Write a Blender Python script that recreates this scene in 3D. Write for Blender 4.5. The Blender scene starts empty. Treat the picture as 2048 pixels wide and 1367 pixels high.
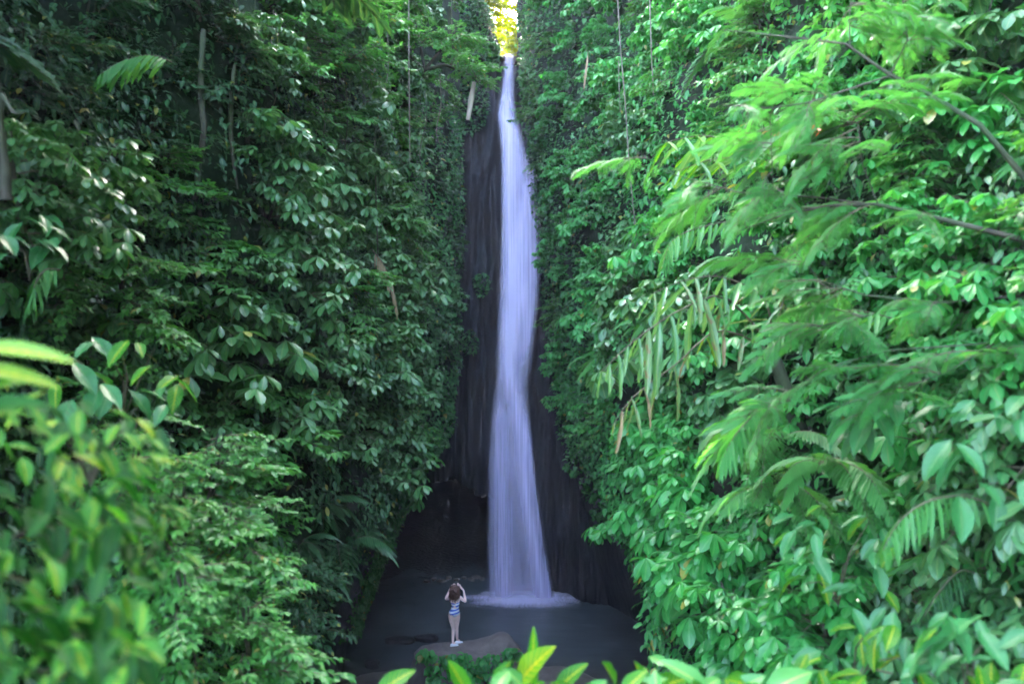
import bpy, bmesh, math, random
import numpy as np
from mathutils import Vector, Matrix, noise as mnoise

# ------------------------------------------------------------------ camera, sky, sun, exposure
SC = bpy.context.scene
COL = SC.collection
FPX, CZ = 1365.0, 9.4                 # focal length in photo pixels, camera height over the pool

cam_d = bpy.data.cameras.new('camera')
cam_d.sensor_width = 36.0
cam_d.lens = 24.0
cam_d.clip_start = 0.05
cam_d.clip_end = 500
cam_d.dof.use_dof = True
cam_d.dof.focus_distance = 16.0
cam_d.dof.aperture_fstop = 1.0
cam = bpy.data.objects.new('camera', cam_d)
COL.objects.link(cam)
cam.location = (0, 0, CZ)
cam.rotation_euler = (math.radians(90), 0, 0)
SC.camera = cam

SUN_EL, SUN_AZ = 36.0, -8.0          # azimuth from +Y towards +X
w = bpy.data.worlds.new('World')
SC.world = w
w.use_nodes = True
wn = w.node_tree
wn.nodes.clear()
sky = wn.nodes.new('ShaderNodeTexSky')
sky.sky_type = 'NISHITA'
sky.sun_disc = False
sky.sun_elevation = math.radians(SUN_EL)
sky.sun_rotation = math.radians(SUN_AZ)
sky.air_density = .8
sky.dust_density = 4.0
sky.ozone_density = .3
bg = wn.nodes.new('ShaderNodeBackground')
bg.inputs['Strength'].default_value = 0.15
wo = wn.nodes.new('ShaderNodeOutputWorld')
wn.links.new(sky.outputs[0], bg.inputs[0])
wn.links.new(bg.outputs[0], wo.inputs[0])

sun_d = bpy.data.lights.new('sun', 'SUN')
sun_d.energy = 4.0
sun_d.angle = math.radians(0.5)
sun_d.color = (1.0, 0.93, 0.82)
sun = bpy.data.objects.new('sun', sun_d)
COL.objects.link(sun)
_e, _a = math.radians(SUN_EL), math.radians(SUN_AZ)
_dir = Vector((math.sin(_a) * math.cos(_e), math.cos(_a) * math.cos(_e), math.sin(_e)))
sun.rotation_euler = (-_dir).to_track_quat('-Z', 'Y').to_euler()
sun.location = _dir * 60

SC.view_settings.view_transform = 'Standard'
SC.view_settings.look = 'None'
SC.view_settings.exposure = 5.6
SC.view_settings.gamma = 1.0
SC.render.engine = 'CYCLES'
SC.cycles.use_denoising = True
SC.cycles.max_bounces = 6
SC.cycles.diffuse_bounces = 3
SC.cycles.use_adaptive_sampling = True
SC.cycles.adaptive_threshold = 0.015
SC.cycles.transparent_max_bounces = 24
SC.cycles.filter_width = 1.7
SC.cycles.sample_clamp_indirect = 6.0

# ------------------------------------------------------------------ helpers
rng = np.random.default_rng(7)
RND = random.Random(11)


def P(u, v, D):
    """photo pixel (2048x1367) at depth D -> world point"""
    return Vector(((u - 1024) / FPX * D, D, CZ - (v - 683.5) / FPX * D))


def sst(e0, e1, x):
    t = max(0.0, min(1.0, (x - e0) / (e1 - e0)))
    return t * t * (3 - 2 * t)


class MB:
    """collects quads with a (t, side, rnd) vector per vertex"""
    def __init__(self):
        self.v, self.f, self.m, self.a, self.n = [], [], [], [], 0

    def add(self, v, f, mat=0, a=None):
        v = np.asarray(v, float).reshape(-1, 3)
        f = np.asarray(f, int).reshape(-1, 4)
        self.v.append(v)
        self.f.append(f + self.n)
        self.m.append(np.full(len(f), mat))
        self.a.append(np.zeros_like(v) if a is None else np.asarray(a, float).reshape(-1, 3))
        self.n += len(v)

    def mesh(self, name, mats, smooth=True):
        v = np.concatenate(self.v)
        f = np.concatenate(self.f)
        m = np.concatenate(self.m)
        a = np.concatenate(self.a)
        me = bpy.data.meshes.new(name)
        me.vertices.add(len(v))
        me.vertices.foreach_set('co', v.ravel())
        me.loops.add(len(f) * 4)
        me.loops.foreach_set('vertex_index', f.ravel().astype(np.int32))
        me.polygons.add(len(f))
        me.polygons.foreach_set('loop_start', np.arange(0, len(f) * 4, 4, dtype=np.int32))
        me.polygons.foreach_set('material_index', m.astype(np.int32))
        me.polygons.foreach_set('use_smooth', np.full(len(f), smooth))
        at = me.attributes.new('leaf', 'FLOAT_VECTOR', 'POINT')
        at.data.foreach_set('vector', a.ravel())
        for x in mats:
            me.materials.append(x)
        me.update(calc_edges=True)
        return me

    def tube(self, pts, radii, mat=0, seg=5, rnd=0.5):
        pts = [Vector(p) for p in pts]
        n = len(pts)
        vs = []
        up = Vector((0.13, 0.21, 0.97))
        for i, p in enumerate(pts):
            d = (pts[min(i + 1, n - 1)] - pts[max(i - 1, 0)])
            d = d.normalized() if d.length > 1e-9 else Vector((0, 0, 1))
            s = d.cross(up)
            s = s.normalized() if s.length > 1e-3 else Vector((1, 0, 0))
            t = s.cross(d)
            for k in range(seg):
                an = 2 * math.pi * k / seg
                vs.append(p + (s * math.cos(an) + t * math.sin(an)) * radii[i])
        fs = []
        for i in range(n - 1):
            for k in range(seg):
                k2 = (k + 1) % seg
                fs.append((i * seg + k, i * seg + k2, (i + 1) * seg + k2, (i + 1) * seg + k))
        a = [(i / (n - 1), 0, rnd) for i in range(n) for _ in range(seg)]
        self.add([tuple(x) for x in vs], fs, mat, a)


def obj(name, mesh, parent=None, loc=(0, 0, 0), rot=(0, 0, 0), scale=1.0):
    o = bpy.data.objects.new(name, mesh)
    COL.objects.link(o)
    o.location = loc
    o.rotation_euler = rot
    o.scale = (scale,) * 3 if isinstance(scale, (int, float)) else scale
    if parent:
        o.parent = parent
    return o


def tag(o, label=None, cat=None, group=None, kind=None):
    if label:
        o['label'] = label
    if cat:
        o['category'] = cat
    if group:
        o['group'] = group
    if kind:
        o['kind'] = kind
    return o


# ------------------------------------------------------------------ materials
def new_mat(name):
    m = bpy.data.materials.new(name)
    m.use_nodes = True
    nt = m.node_tree
    nt.nodes.clear()
    return m, nt


def N(nt, t, **kw):
    n = nt.nodes.new(t)
    for k, x in kw.items():
        if k.startswith('_'):
            setattr(n, k[1:], x)
        else:
            key = int(k[1:]) if k[0] == 'i' and k[1:].isdigit() else k.replace('__', ' ')
            n.inputs[key].default_value = x
    return n


def ramp(nt, fac, stops):
    r = nt.nodes.new('ShaderNodeValToRGB')
    el = r.color_ramp.elements
    while len(el) < len(stops):
        el.new(0.5)
    for e, (p, c) in zip(el, stops):
        e.position = p
        e.color = (*c, 1) if len(c) == 3 else c
    nt.links.new(fac, r.inputs[0])
    return r.outputs[0]


def mixc(nt, fac, a, b, mode='MIX'):
    m = nt.nodes.new('ShaderNodeMix')
    m.data_type = 'RGBA'
    m.blend_type = mode
    for sock, x in ((m.inputs[0], fac), (m.inputs[6], a), (m.inputs[7], b)):
        if hasattr(x, 'is_linked') or isinstance(x, bpy.types.NodeSocket):
            nt.links.new(x, sock)
        elif isinstance(x, (int, float)):
            sock.default_value = x
        else:
            sock.default_value = (*x, 1)
    return m.outputs[2]


def math_n(nt, op, a, b=0.0, clamp=False):
    m = nt.nodes.new('ShaderNodeMath')
    m.operation = op
    m.use_clamp = clamp
    for s, x in ((m.inputs[0], a), (m.inputs[1], b)):
        if isinstance(x, bpy.types.NodeSocket):
            nt.links.new(x, s)
        else:
            s.default_value = x
    return m.outputs[0]


def leaf_mat(name, dark, light, odd=(0.20, 0.20, 0.035), odd_at=0.975, trans=0.3, rough=0.42, rib=(0.16, 0.24, 0.07), ribw=0.10, tcol=None, spec=0.5):
    m, nt = new_mat(name)
    L = nt.links
    at = N(nt, 'ShaderNodeAttribute', _attribute_name='leaf')
    sep = N(nt, 'ShaderNodeSeparateXYZ')
    L.new(at.outputs['Vector'], sep.inputs[0])
    oi = N(nt, 'ShaderNodeObjectInfo')
    tc = N(nt, 'ShaderNodeTexCoord')
    nz = N(nt, 'ShaderNodeTexNoise', Scale=9.0, Detail=2.0)
    L.new(tc.outputs['Object'], nz.inputs['Vector'])
    f = math_n(nt, 'ADD', math_n(nt, 'MULTIPLY', sep.outputs[2], 0.55), math_n(nt, 'MULTIPLY', oi.outputs['Random'], 0.3))
    f = math_n(nt, 'ADD', f, math_n(nt, 'MULTIPLY', nz.outputs[0], 0.3), True)
    base = mixc(nt, f, dark, light)
    oddf = math_n(nt, 'GREATER_THAN', sep.outputs[2], odd_at)
    base = mixc(nt, oddf, base, odd)
    rf = math_n(nt, 'LESS_THAN', math_n(nt, 'ABSOLUTE', sep.outputs[1]), ribw)
    base = mixc(nt, math_n(nt, 'MULTIPLY', rf, 0.5), base, rib)
    pr = N(nt, 'ShaderNodeBsdfPrincipled', Roughness=rough)
    pr.inputs['Specular IOR Level'].default_value = spec
    L.new(base, pr.inputs['Base Color'])
    tr = N(nt, 'ShaderNodeBsdfTranslucent')
    tb = mixc(nt, 1.0, base, tcol or (1.6, 1.5, 0.7), 'MULTIPLY')
    L.new(tb, tr.inputs[0])
    mx = N(nt, 'ShaderNodeMixShader')
    mx.inputs[0].default_value = trans
    L.new(pr.outputs[0], mx.inputs[1])
    L.new(tr.outputs[0], mx.inputs[2])
    o = N(nt, 'ShaderNodeOutputMaterial')
    L.new(mx.outputs[0], o.inputs[0])
    return m


def rough_mat(name, stops, scale=2.0, rough=0.8, bump=0.4, stretch=(1, 1, 1), detail=6.0, moss=None, bscale=6.0, mossz=0.2, bdist=0.06, spec=.3):
    m, nt = new_mat(name)
    L = nt.links
    tc = N(nt, 'ShaderNodeTexCoord')
    mp = N(nt, 'ShaderNodeMapping')
    mp.inputs['Scale'].default_value = stretch
    L.new(tc.outputs['Object'], mp.inputs[0])
    nz = N(nt, 'ShaderNodeTexNoise', Scale=scale, Detail=detail, Roughness=0.62)
    L.new(mp.outputs[0], nz.inputs['Vector'])
    c = ramp(nt, nz.outputs[0], stops)
    if moss:
        n2 = N(nt, 'ShaderNodeTexNoise', Scale=0.9, Detail=5.0)
        L.new(tc.outputs['Object'], n2.inputs['Vector'])
        mf = ramp(nt, n2.outputs[0], [(0.5 - mossz, (0, 0, 0)), (0.72 - mossz, (1, 1, 1))])
        c = mixc(nt, mf, c, moss)
    pr = N(nt, 'ShaderNodeBsdfPrincipled', Roughness=rough)
    pr.inputs['Specular IOR Level'].default_value = spec
    L.new(c, pr.inputs['Base Color'])
    n3 = N(nt, 'ShaderNodeTexNoise', Scale=bscale, Detail=8.0)
    L.new(mp.outputs[0], n3.inputs['Vector'])
    b = N(nt, 'ShaderNodeBump', Strength=bump, Distance=bdist)
    L.new(n3.outputs[0], b.inputs['Height'])
    L.new(b.outputs[0], pr.inputs['Normal'])
    o = N(nt, 'ShaderNodeOutputMaterial')
    L.new(pr.outputs[0], o.inputs[0])
    return m


M = {}
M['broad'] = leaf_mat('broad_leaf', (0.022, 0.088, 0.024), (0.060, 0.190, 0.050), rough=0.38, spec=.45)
M['broad_lit'] = leaf_mat('broad_leaf_lit', (0.014, 0.130, 0.028), (0.055, 0.300, 0.060), rough=0.42, trans=0.42, spec=.32)  # brighter copy of the broad leaf; light on the right side put into colour
M['glossy_lit'] = leaf_mat('glossy_lit_leaf', (0.012, 0.120, 0.022), (0.045, 0.280, 0.048), rough=0.36, trans=0.38, spec=.42, rib=(.10, .30, .07), ribw=.16)  # lit tone put into the colour of the large right-hand leaves
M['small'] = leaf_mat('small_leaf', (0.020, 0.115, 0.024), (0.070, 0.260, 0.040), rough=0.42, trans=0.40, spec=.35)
M['small_dark'] = leaf_mat('small_leaf_shaded', (0.010, 0.048, 0.018), (0.028, 0.105, 0.032), rough=0.45, spec=.3)  # dark copy of the small leaf; shade of dim gaps put into colour
M['ivy'] = leaf_mat('creeper_leaf', (0.012, 0.075, 0.020), (0.036, 0.165, 0.038), rough=0.45, odd_at=0.985, spec=.3)
M['fern'] = leaf_mat('fern_leaf', (0.020, 0.110, 0.026), (0.055, 0.220, 0.042), rough=0.5, trans=0.4, odd_at=2, spec=.3)
M['feather'] = leaf_mat('feathery_leaf', (0.018, 0.125, 0.028), (0.055, 0.240, 0.050), rough=0.5, trans=0.5, odd_at=0.985, odd=(0.3, 0.4, 0.05), spec=.25)
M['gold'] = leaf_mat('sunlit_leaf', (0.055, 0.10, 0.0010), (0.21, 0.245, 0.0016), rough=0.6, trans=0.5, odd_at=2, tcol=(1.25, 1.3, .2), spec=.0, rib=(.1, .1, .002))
M['palm'] = leaf_mat('palm_leaf', (0.035, 0.130, 0.035), (0.085, 0.210, 0.065), rough=0.35, trans=0.35, odd_at=2, ribw=0.10, rib=(0.22, 0.30, 0.10))
M['palm_dead'] = leaf_mat('dry_palm_leaf', (0.10, 0.060, 0.030), (0.26, 0.18, 0.09), rough=0.7, trans=0.15, odd_at=2)
M['bark'] = rough_mat('bark', [(0.35, (0.018, 0.014, 0.011)), (0.65, (0.085, 0.068, 0.052))], scale=6, stretch=(1, 1, 0.25), moss=(0.03, 0.06, 0.02), mossz=0.05)
M['twig'] = rough_mat('twig', [(0.3, (0.05, 0.045, 0.025)), (0.7, (0.12, 0.10, 0.06))], scale=8)
M['pale_wood'] = rough_mat('pale_wood', [(0.3, (0.22, 0.17, 0.13)), (0.7, (0.45, 0.38, 0.32))], scale=6, stretch=(1, 1, 0.2))
M['liana'] = rough_mat('liana', [(0.3, (0.06, 0.05, 0.036)), (0.7, (0.16, 0.13, 0.10))], scale=8)
M['soil'] = rough_mat('soil', [(0.3, (0.006, 0.006, 0.004)), (0.75, (0.022, 0.018, 0.013))], scale=3, moss=(0.008, 0.024, 0.006), bump=0.9, rough=1.0)
M['rock'] = rough_mat('wet_rock', [(0.30, (0.005, 0.004, 0.006)), (0.55, (0.011, 0.0095, 0.013)), (0.8, (0.024, 0.020, 0.026))], scale=1.6, stretch=(1.6, 1.6, 0.22), rough=0.68, bump=0.9, moss=(0.010, 0.018, 0.008), mossz=-0.12, bscale=4)
M['boulder'] = rough_mat('boulder', [(0.3, (0.085, 0.070, 0.062)), (0.7, (0.19, 0.155, 0.135))], scale=1.4, rough=0.75, bump=0.5, moss=(0.035, 0.055, 0.022), mossz=-0.06)
M['mud'] = rough_mat('mud_rock', [(0.3, (0.07, 0.055, 0.048)), (0.7, (0.15, 0.12, 0.10))], scale=1.6, rough=0.6, bump=0.4)

# ------------------------------------------------------------------ leaf templates (unit length along +Y, width along X, top +Z)
def leaf_tpl(ts, ws, droop=0.25, fold=0.25):
    v, a = [], []
    n = len(ts)
    for t, wd in zip(ts, ws):
        z = -droop * t * t
        y = t * (1 - 0.12 * droop * t)
        v += [(-wd, y, z + fold * wd), (0, y, z), (wd, y, z + fold * wd)]
        a += [(t, -1, 0), (t, 0, 0), (t, 1, 0)]
    f = []
    for i in range(n - 1):
        b = i * 3
        f += [(b, b + 1, b + 4, b + 3), (b + 1, b + 2, b + 5, b + 4)]
    return np.array(v), np.array(f), np.array(a)


T_OBOV = leaf_tpl([0, .12, .4, .7, .9, 1], [.015, .05, .15, .225, .15, .02], 0.32, 0.28)
T_ELL = leaf_tpl([0, .1, .38, .72, 1], [.015, .09, .21, .16, .01], 0.25, 0.3)
T_HEART = leaf_tpl([0, .25, .65, 1], [.22, .38, .27, .02], 0.25, 0.2)
T_STRIP = leaf_tpl([0, .3, .7, 1], [.05, .09, .075, .01], 0.2, 0.25)


def rot_zxy(az, el, roll):
    """matrices (M,3,3): leaf +Y turned to azimuth az (about Z, 0 = +X), raised by el, rolled"""
    az, el, roll = np.broadcast_arrays(np.asarray(az, float), np.asarray(el, float), np.asarray(roll, float))
    y = np.stack([np.cos(az) * np.cos(el), np.sin(az) * np.cos(el), np.sin(el)], -1)
    x0 = np.stack([np.sin(az), -np.cos(az), np.zeros_like(az)], -1)
    z0 = np.cross(x0, y)
    x = x0 * np.cos(roll)[:, None] + z0 * np.sin(roll)[:, None]
    z = np.cross(x, y)
    return np.stack([x, y, z], -1)


def put(mb, tpl, R, T, S, mat, r=None):
    v, f, a = tpl
    m, k = len(T), len(v)
    if m == 0:
        return
    S = np.broadcast_to(np.asarray(S, float), (m,))
    vv = np.einsum('mij,kj->mki', R, v) * S[:, None, None] + np.asarray(T)[:, None, :]
    ff = f[None] + (np.arange(m) * k)[:, None, None]
    aa = np.broadcast_to(a, (m, k, 3)).copy()
    r = rng.random(m) if r is None else r
    aa[:, :, 2] = r[:, None]
    mb.add(vv.reshape(-1, 3), ff.reshape(-1, 4), mat, aa.reshape(-1, 3))


# ------------------------------------------------------------------ branch models (from the origin along +X)
def curve_pts(L, rise, droop, sway, n, rg):
    ph = rg.uniform(0, 6)
    return [Vector((L * t, sway * math.sin(ph + 3 * t) * t, rise * t - droop * t * t)) for t in np.linspace(0, 1, n)]


def rosette(mb, p, az0, size, rg, mat, k=None, tpl=None, droop=(-0.75, -0.05), rr=None):
    k = k or rg.randint(6, 9)
    az = az0 + np.arange(k) * (2 * math.pi / k) + np.array([rg.uniform(-.25, .25) for _ in range(k)])
    el = np.array([rg.uniform(*droop) for _ in range(k)])
    R = rot_zxy(az, el, np.array([rg.uniform(-.35, .35) for _ in range(k)]))
    S = size * np.array([rg.uniform(.7, 1.15) for _ in range(k)])
    base = rg.random()
    r = np.clip(np.array([base * 0.6 + rg.random() * 0.4 for _ in range(k)]), 0, 0.96)
    if rg.random() < 0.05:
        r[rg.randrange(k)] = 0.98
    put(mb, tpl or T_OBOV, R, np.tile(np.array(p), (k, 1)), S, mat, r)


def branch_rosette(seed, leafmat, L=1.0, size=0.2, ntw=9):
    rg = random.Random(seed)
    mb = MB()
    main = curve_pts(L, rg.uniform(.2, .42), rg.uniform(.3, .6), .12, 7, rg)
    mb.tube(main, [0.014 * (1 - .7 * i / 6) for i in range(7)], 0, 4)
    for k in range(ntw):
        t = 0.2 + 0.78 * (k + rg.random() * .6) / ntw
        i = min(int(t * 6), 5)
        p = main[i].lerp(main[i + 1], t * 6 - i)
        side = 1 if k % 2 else -1
        a = side * rg.uniform(.5, 1.3)
        ln = L * rg.uniform(.16, .42) * (1.1 - .5 * t)
        e = p + Vector((math.cos(a) * ln, math.sin(a) * ln, rg.uniform(-.02, .35) * ln))
        mid = p.lerp(e, .5) + Vector((0, 0, .05 * ln))
        mb.tube([p, mid, e], [.007, .005, .004], 0, 3)
        rosette(mb, e, rg.uniform(0, 6), size * rg.uniform(.75, 1.1), rg, 1)
        if rg.random() < .5:
            rosette(mb, mid + Vector((0, 0, -.03)), rg.uniform(0, 6), size * .75, rg, 1, k=5)
    rosette(mb, main[-1], 0, size, rg, 1, k=8)
    return mb.mesh('rosette_branch', [M['twig'], leafmat])


def branch_small(seed, leafmat, L=1.0, size=0.09, ntw=11, per=11, wood='twig'):
    rg = random.Random(seed)
    mb = MB()
    main = curve_pts(L, rg.uniform(.15, .4), rg.uniform(.3, .55), .15, 7, rg)
    mb.tube(main, [0.013 * (1 - .75 * i / 6) for i in range(7)], 0, 4)
    for k in range(ntw):
        t = 0.12 + 0.88 * (k + rg.random() * .6) / ntw
        t = min(t, .999)
        i = min(int(t * 6), 5)
        p = main[i].lerp(main[i + 1], t * 6 - i)
        side = 1 if k % 2 else -1
        a = side * rg.uniform(.35, 1.25) if k < ntw - 1 else 0
        ln = L * rg.uniform(.22, .5) * (1.15 - .6 * t)
        rise = rg.uniform(-.15, .4)
        pts = [p + Vector((math.cos(a) * ln * s, math.sin(a) * ln * s, ln * (rise * s - .35 * s * s))) for s in (0, .33, .66, 1)]
        mb.tube(pts, [.006, .005, .004, .002], 0, 3)
        for q in range(per):
            s = 0.12 + .9 * q / per
            j = min(int(s * 3), 2)
            b = pts[j].lerp(pts[j + 1], s * 3 - j)
            az = a + (1 if q % 2 else -1) * rg.uniform(.5, 1.2) * (1 - .6 * s)
            R = rot_zxy([az], [rg.uniform(-.6, .2)], [rg.uniform(-.5, .5)])
            rr = rg.random() ** 1.2
            put(mb, T_ELL, R, np.array([b]), size * rg.uniform(.65, 1.25), 1, np.array([rr]))
    return mb.mesh('small_leaf_branch', [M[wood], leafmat])


def frond_pinnate(mb, base, az, length, rg, mat, rise=0.35, droop=0.7, pairs=16, pw=0.3, tpl=None, stem=0, sub=0, hang=0.25, r0=None):
    """a fern or palm-like frond: rachis plus pairs of pinnae (sub > 0: pinnae made of leaflets)"""
    tpl = tpl or T_STRIP
    ca, sa = math.cos(az), math.sin(az)
    n = 9
    pts = [base + Vector((ca * length * t * (1 - .15 * t), sa * length * t * (1 - .15 * t), length * (rise * t - droop * t * t))) for t in np.linspace(0, 1, n)]
    mb.tube(pts, [max(.0022, .011 * length * (1 - .85 * i / (n - 1))) for i in range(n)], stem, 4)
    r0 = rg.random() if r0 is None else r0
    Rs, Ts, Ss, rs = [], [], [], []
    for q in range(pairs):
        t = .12 + .86 * q / (pairs - 1)
        i = min(int(t * (n - 1)), n - 2)
        p = pts[i].lerp(pts[i + 1], t * (n - 1) - i)
        sl = (pts[i + 1] - pts[i]).normalized()
        el = math.asin(max(-1, min(1, sl.z)))
        ln = pw * length * (math.sin(math.pi * (0.10 + .86 * t)) ** .7) * rg.uniform(.92, 1.06)
        for side in (1, -1):
            a2 = az + side * (1.25 - .45 * t)
            e2 = el * .3 - hang + rg.uniform(-.1, .1)
            if sub == 0:
                Rs.append(rot_zxy([a2], [e2], [side * .25])[0])
                Ts.append(p)
                Ss.append(ln)
                rs.append(min(.95, max(0, r0 * .7 + rg.random() * .3)))
            else:
                d = Vector((math.cos(a2) * math.cos(e2), math.sin(a2) * math.cos(e2), math.sin(e2)))
                mb.tube([p, p + d * ln * .5 + Vector((0, 0, .02 * ln)), p + d * ln], [.0025, .002, .001], stem, 3)
                for z in range(sub):
                    s = .06 + .94 * z / sub
                    b = p + d * ln * s
                    for s2 in (1, -1):
                        Rs.append(rot_zxy([a2 + s2 * 1.15], [e2 - .15], [0])[0])
                        Ts.append(b)
                        Ss.append(.34 * ln * (1 - .5 * s) + .006)
                        rs.append(min(.95, max(0, r0 * .7 + rg.random() * .3)))
    if Ts:
        put(mb, tpl, np.array(Rs), np.array([tuple(x) for x in Ts]), np.array(Ss), mat, np.array(rs))


T_LFLET = leaf_tpl([0, .5, 1], [.05, .12, .03], 0.1, 0.1)


T_PINNA = leaf_tpl([0, .3, .7, 1], [.02, .05, .045, .012], 0.15, 0.2)


def fern_mesh(seed, mat='fern', length=1.0, pairs=22, pw=.26, rise=.5, droop=.85):
    rg = random.Random(seed)
    mb = MB()
    frond_pinnate(mb, Vector((0, 0, 0)), 0, length, rg, 1, rise + rg.uniform(-.15, .15), droop + rg.uniform(-.2, .2), pairs, pw)
    return mb.mesh('fern_frond', [M['twig'], M[mat]])


def feather_mesh(seed, mat='feather'):
    rg = random.Random(seed)
    mb = MB()
    main = curve_pts(1.0, .18, .3, .1, 7, rg)
    mb.tube(main, [.010, .009, .008, .006, .005, .004, .002], 0, 4)
    for k in range(6):
        t = .2 + .8 * k / 6
        i = min(int(t * 6), 5)
        p = main[i].lerp(main[i + 1], t * 6 - i)
        a = (1 if k % 2 else -1) * rg.uniform(.35, .95) if k < 5 else 0
        frond_pinnate(mb, p, a, rg.uniform(.36, .55), rg, 1, .1, .45, 18, .36, T_PINNA, 0, 0, .2)
    return mb.mesh('feathery_spray', [M['twig'], M[mat]])


BR = {
    'broad': [branch_rosette(100 + i, M['broad'], size=.25, ntw=8) for i in range(8)],
    'broad_lit': [branch_rosette(140 + i, M['broad_lit'], size=.23) for i in range(8)],
    'bigbroad': [branch_rosette(180 + i, M['glossy_lit'], size=.37, ntw=6) for i in range(6)],
    'umbrella': [branch_rosette(170 + i, M['broad'], size=.36, ntw=4) for i in range(5)],
    'small': [branch_small(200 + i, M['small'], size=.125, ntw=10) for i in range(7)],
    'small_dark': [branch_small(240 + i, M['small_dark'], size=.12) for i in range(6)],
    'gold': [branch_small(280 + i, M['gold'], size=.14) for i in range(4)],
    'fern': [fern_mesh(300 + i) for i in range(6)],
    'darkfern': [fern_mesh(330 + i, 'small_dark') for i in range(4)],
    'feather': [feather_mesh(360 + i) for i in range(5)],
}
PART = {'fern': 'frond', 'darkfern': 'frond', 'feather': 'leafy_spray'}

# ------------------------------------------------------------------ gorge walls
LD = np.array([1.0, 4, 7, 10, 13, 16, 19, 22, 25.5, 34])
LZ = np.array([22, 10, 4, 0, -3, -4.6, -6, -7.5, -10.2])
LX = -np.array([
    [5.6, 6.0, 5.6, 4.6, 4.0, 3.6, 3.2, 2.4, 2.2],
    [5.2, 5.5, 5.2, 4.2, 3.5, 3.1, 2.8, 2.1, 1.9],
    [4.8, 5.0, 4.8, 3.7, 3.1, 2.9, 2.6, 2.1, 1.9],
    [4.2, 4.5, 4.3, 3.3, 2.9, 2.7, 2.5, 2.15, 1.95],
    [3.7, 3.9, 3.7, 3.2, 2.9, 2.8, 2.6, 2.3, 2.2],
    [3.0, 3.2, 3.4, 3.3, 3.15, 3.2, 3.15, 3.2, 3.5],
    [2.6, 2.8, 3.2, 3.4, 3.5, 3.6, 3.8, 4.0, 4.6],
    [2.2, 2.6, 3.2, 3.5, 3.9, 4.1, 4.3, 4.6, 5.6],
    [1.8, 2.4, 3.2, 3.8, 4.8, 5.2, 5.3, 5.3, 6.2]])
RD = np.array([1.0, 4, 6, 8, 10, 13, 16, 19, 22, 25.5, 34])
RZ = np.array([22, 10, 4, 0, -3, -5, -7, -10.2])
RX = np.array([
    [13, 13, 12, 11, 10, 8.5, 7, 5, 2.6, 1.8],
    [7.4, 7.4, 7.0, 6.4, 5.6, 4.4, 3.2, 1.8, 0.75, .45],
    [5.2, 5.2, 5.0, 4.3, 3.8, 3.1, 2.5, 1.9, 1.30, 1.15],
    [3.9, 4.1, 3.9, 3.2, 2.8, 2.5, 2.3, 2.1, 1.75, 1.55],
    [3.2, 3.3, 3.2, 2.6, 2.4, 2.4, 2.4, 2.3, 2.05, 1.85],
    [2.7, 2.7, 2.6, 2.4, 2.4, 2.7, 2.9, 3.1, 2.9, 2.3],
    [2.3, 2.3, 2.4, 2.4, 2.8, 3.5, 4.0, 4.3, 3.9, 2.7],
    [1.9, 2.0, 2.2, 2.6, 3.4, 4.3, 4.8, 4.9, 4.7, 3.2]])
LX = np.concatenate([LX, LX[:, -1:] - 2.6], 1)
RX = np.concatenate([RX, RX[:, -1:] + 3.0], 1)


def tab(Ds, Zs, T, D, z):
    zi = np.interp(-z, -Zs, np.arange(len(Zs)))
    di = np.interp(D, Ds, np.arange(len(Ds)))
    i = min(int(zi), len(Zs) - 2)
    j = min(int(di), len(Ds) - 2)
    a, b = zi - i, di - j
    a, b = a * a * (3 - 2 * a) * .5 + a * .5, b * b * (3 - 2 * b) * .5 + b * .5
    return (T[i, j] * (1 - a) * (1 - b) + T[i + 1, j] * a * (1 - b) + T[i, j + 1] * (1 - a) * b + T[i + 1, j + 1] * a * b)


def fbm(x, y, z, s=1.0, o=4):
    return mnoise.fractal(Vector((x * s, y * s, z * s)), 1.0, 2.0, o)


def wallx(side, D, z):
    """world x of a wall at depth D and height z over the pool"""
    zz = z - CZ
    x = tab(LD, LZ, LX, D, zz) if side < 0 else tab(RD, RZ, RX, D, zz)
    amp = .12 + .42 * sst(18, 11, D)
    return x + amp * fbm(3 * side, D, z, .38)


def wall_mesh(side):
    Dn, Zn = np.linspace(1.0, 33, 129), np.linspace(-.8, 30.5, 121)
    def zz(z, D):
        top = 30.5 if side > 0 else (9.4 + max(5.0, D * .5 + 2.6)) * sst(22, 17, D) + 30.5 * (1 - sst(22, 17, D))  # unseen left top lowered to brighten the right wall; right kept tall as shade
        return -.8 + (z + .8) * (top + .8) / 31.3
    v = [(wallx(side, D, zz(z, D)), D, zz(z, D)) for z in Zn for D in Dn]
    f = []
    nd = len(Dn)
    for i in range(len(Zn) - 1):
        for j in range(nd - 1):
            q = (i * nd + j, i * nd + j + 1, (i + 1) * nd + j + 1, (i + 1) * nd + j)
            f.append(q if side < 0 else q[::-1])
    mb = MB()
    mb.add(v, f, 0)
    me = mb.mesh('cliff', [M['soil'], M['rock']])
    mi = np.zeros(len(f), np.int32)
    k = 0
    for i in range(len(Zn) - 1):
        for j in range(nd - 1):
            if zz(Zn[i], Dn[j]) < 5.2 + .6 * math.sin(Dn[j] * 1.7) and Dn[j] > 14:
                mi[k] = 1
            k += 1
    me.polygons.foreach_set('material_index', mi)
    return me


tag(obj('cliff_left', wall_mesh(-1)), 'overgrown dark cliff left of the waterfall', kind='structure')
tag(obj('cliff_right', wall_mesh(1)), 'overgrown sloping cliff right of the waterfall', kind='structure')


LIP = P(1018, 112, 25.6)


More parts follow.
